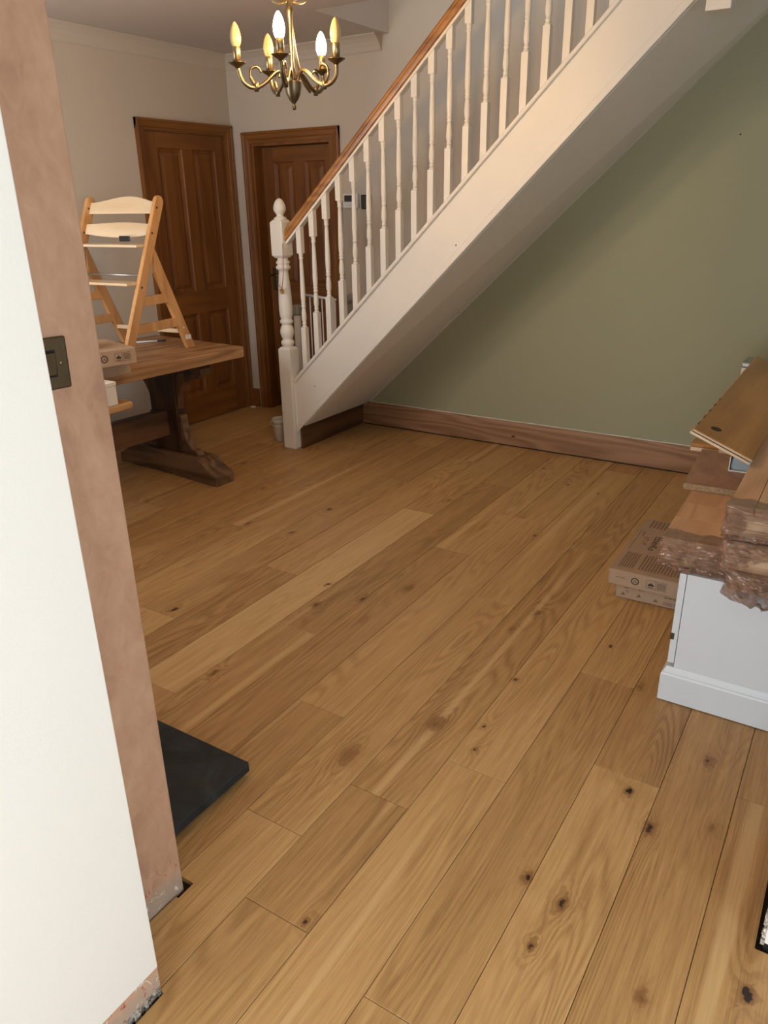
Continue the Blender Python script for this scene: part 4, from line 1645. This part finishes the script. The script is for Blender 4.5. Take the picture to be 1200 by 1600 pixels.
# ------------------------------------------------------------------ wrapped flooring packs
def pack(loc, rz, w, h, L, seams, film, label, group, seed, n_layers=4, tuck=1.0, droop=0.0, top=.0022):
    r = empty('flooring_pack', loc, rz)
    rr = random.Random(seed)
    lh = h / n_layers
    # boards of the pack, top layer split by seams across or along
    for i in range(n_layers - 1):
        MB().box(.002, w - .002, .004 + rr.uniform(0, .006), L, i * lh + .0004, (i + 1) * lh - .0004).build('plank', 'pack_oak', r, bevel=.0008)
    for (x0, x1, y0, y1) in seams:
        MB().box(x0 + .0008, x1 - .0008, y0 + .0008, y1 - .0008, (n_layers - 1) * lh + .0004, h).build('plank', 'pack_oak', r, bevel=.0012)
    # crumpled sleeve of film: tight round the boards, torn and tucked in over the end
    mb = MB()
    n = 132
    rows = 46
    per = []
    for i in range(n):
        t = i / n * 4
        k = int(t)
        f = t - k
        per.append([(f, 0), (1, f), (1 - f, 1), (0, 1 - f)][k])

    def ridge(v, sc):
        a = noise.noise((v[0] * sc, v[1] * sc, v[2] * sc))
        return 1 - 2.2 * abs(a)
    grid = []
    for j in range(rows):
        s = j / (rows - 1)
        row = []
        for i, (u, v) in enumerate(per):
            x = u * w
            z = v * h
            ph = i / n * 2 * PI
            q3 = (math.cos(ph) * 2, math.sin(ph) * 2, seed)
            edge = .075 + .045 * noise.noise((q3[0] * 1.3, q3[1] * 1.3, seed))
            if s < .36:
                q = s / .36
                y = edge * (1 - q) - .004 * q
                amp = .0015 + .0065 * q
                inw = 0
            else:
                q = (s - .36) / .64
                y = -.004 - .030 * math.sin(min(1, q * 1.4) * PI * .62) * (0.9 + .8 * noise.noise((q3[0] * .9, q3[1] * .9, seed * 3.1)))
                inw = q ** .8 * min(1, tuck + .45 * noise.noise((q3[0] * .55, q3[1] * .55, seed * 1.7)))
                inw = max(0, inw)
                amp = .010 + .006 * q
            fq = 1 - inw * .75
            p3 = (q3[0] * fq, q3[1] * fq, s * 2.0 + seed)
            rd = ridge(p3, .9) * .62 + ridge(p3, 2.3) * .38
            ox = (u - .5) * 2
            oz = (v - .5) * 2
            x += ox * max(.0012, amp * rd * (1 if abs(ox) > .98 else .2))
            z += oz * max(.0010, amp * rd * (1 if abs(oz) > .98 else .2))
            x += (w / 2 - x) * inw
            z += (h / 2 - z) * inw
            if s > .34:
                y -= amp * 1.7 * rd
                x += noise.noise((p3[0] * 1.4, p3[1] * 1.4, p3[2] + 7)) * amp
            if droop and s > .36:
                z -= droop * (s - .36) / .64 * (1.0 - .5 * v) * (1 if s < .8 else .8)
            if s < .34:
                x = min(x, -.0012) if u == 0 else (max(x, w + .0012) if u == 1 else x)
                z = max(z, h + .0010) if v == 1 else z
            z = min(z, h + top)
            if not droop:
                z = max(z, .0004)
            row.append(mb.bm.verts.new((x, y, z)))
        grid.append(row)
    for a, b in zip(grid, grid[1:]):
        for i in range(n):
            j = (i + 1) % n
            f = mb.bm.faces.new((a[i], a[j], b[j], b[i]))
            f.smooth = True
    o = mb.build('packing_film', film, r, recalc=False)
    o['kind'] = 'stuff'
    tag(r, label, 'flooring pack', group)
    return r


G = 'packs of flooring stacked on the white cabinet'
pack((-.418, 2.235, .4515), R(1.2), .190, .0880, 1.95,
     [(0, .190, .004, .190), (0, .190, .190, .330), (0, .190, .330, .70), (0, .190, .70, 1.95)], 'packing_film',
     'leftmost film wrapped flooring pack overhanging the cabinet, with chipboard on it', G, 3.3, tuck=.88, top=.010)
pack((-.214, 2.150, .4515), R(0.6), .200, .0850, 1.95, [(0, .200, .004, 1.95)], 'packing_film',
     'lowest wrapped pack on the right with film sagging over the cabinet end', G, 7.1, tuck=.95, droop=.060)
pack((-.232, 2.095, .5405), R(0.4), .200, .0860, 1.95, [(0, .200, .004, 1.95)], 'packing_film',
     'middle wrapped flooring pack at the right edge, directly under the top pack', G, 5.7, tuck=.62)
pack((-.238, 2.125, .6305), R(0.2), .200, .0880, 1.95, [(0, .066, .004, 1.95), (.066, .200, .004, 1.95)], 'packing_film',
     'topmost wrapped flooring pack at the right edge beside the tilted plank', G, 11.9, tuck=.60, top=.02)
# torn sliver of white foam between the film ends
fs = empty('foam_sliver', (-.172, 2.196, .4515))
mb = MB()
mb.prism([(-.018, -.004), (.010, -.030), (.014, .000), (.022, .030), (.015, .027), (.002, .002)], -.004, -.001, 'xz')
mb.build('sliver', 'cabinet_white', fs)
tag(fs, 'torn white sliver sticking up between the film ends on the cabinet', 'offcut')

# chipboard on the left pack
cbx = empty('chipboard', (-.456, 2.690, .5410))
cbx.rotation_euler = (0, 0, R(3.0))
mb = MB().box(0, .195, 0, .44, 0, .0215)
mb.mi = 1
for (a, b, c, d) in ((-.0006, .1956, -.0008, 0), (-.0008, 0, 0, .44)):
    mb.box(a, b, c, d, .0006, .0209)
mb.build('board', ['chip_face', 'chip_edge'], cbx)
tag(cbx, 'chipboard offcut with a rough flaky edge lying on the left flooring pack', 'board')
# oak offcut beyond the chipboard
oc = empty('oak_offcut', (-.530, 3.165, .5410))
MB().box(0, .11, 0, .36, 0, .014).build('core', 'ply_edge', oc)
MB().box(-.001, .11, -.001, .36, .0145, .030).build('face', 'lacquer_oak', oc, bevel=.002)
tag(oc, 'short orange oak offcut behind the chipboard, nearest the skirting', 'offcut')
# pale tub on the chipboard
tu = empty('plastic_tub', (-.345, 2.895, .5630))
tu.rotation_euler = (0, 0, R(3))
MB().box(0, .085, 0, .12, 0, .005).build('base', 'plastic_white', tu, bevel=.002)
MB().box(0, .004, 0, .12, .0052, .055).build('side_wall', 'plastic_white', tu, bevel=.001)
mb = MB()
mb.prism([(.010, .0055), (.075, .0055), (.082, .015), (.084, .050), (.070, .056), (.018, .056), (.008, .048), (.006, .016)], .006, .112, 'xz')
mb.build('tub', 'tub_blue', tu, bevel=.006, segs=3)
tag(tu, 'pale blue-grey plastic tub with a white rim under the tilted plank', 'tub')

# tilted lacquered plank resting on the top pack and on a hidden prop
pl = empty('loose_plank', (-.240, 2.490, .7245))
W_, TH_ = .197, .0185
slope = R(157.5)
ex = Vector((math.cos(slope), 0, math.sin(slope)))    # from right edge up to left edge
ez = Vector((-ex.z, 0, ex.x)) * -1
M3 = Matrix(((ex.x, 0, ez.x), (ex.y, 1, ez.y), (ex.z, 0, ez.z))).to_4x4()
MB().box(0, W_, .0006, 1.36, TH_ - .0022, TH_, M=M3).build('oak_face', 'lacquer_oak', pl, bevel=.0006)
MB().box(.0006, W_ - .0006, 0, 1.36, .0108, TH_ - .0023, M=M3).build('core', 'ply_edge', pl)
MB().box(.001, W_ - .001, .003, 1.357, .0078, .0107, M=M3).build('groove', 'gap_dark', pl)
MB().box(0, W_ + .004, -.002, 1.36, 0, .0077, M=M3).build('backing', 'ply_edge', pl)
mb = MB()
for y in (.06, .15, .24, .33, .42):
    mb.box(W_ - .002, W_ + .0006, y, y + .035, .012, .0190, M=M3)
mb.build('edge_chips', 'gap_dark', pl)['kind'] = 'stuff'
mb = MB()
mb.lathe([(0, 0), (.017, 0), (.014, .0005), (0, .0008)], 16, M=M3 @ Matrix.Translation((W_ - .055, .105, TH_)) @ Matrix.Rotation(R(25), 4, 'Z') @ Matrix.Diagonal((.9, 1.5, 1, 1)))
mb.build('knot', 'table_dark', pl)
tag(pl, 'tilted orange lacquered oak plank with a dark knot at the right edge', 'plank')
pr_ = empty('prop_box', (-.415, 3.05, .5410))
MB().box(0, .07, .06, .30, 0, .222).build('box', 'cardboard_pale', pr_)
tag(pr_, 'cardboard prop hidden under the tilted plank', 'box')
gb = empty('grey_box', (-.478, 3.885, .5410))
MB().box(0, .14, 0, .16, 0, .212).build('body', 'card_white', gb, bevel=.003)
MB().box(-.002, .142, -.002, .162, .212, .236).build('lid', 'steel_grey', gb, bevel=.006)
tag(gb, 'grey lidded box peeking out behind the tilted plank', 'box')
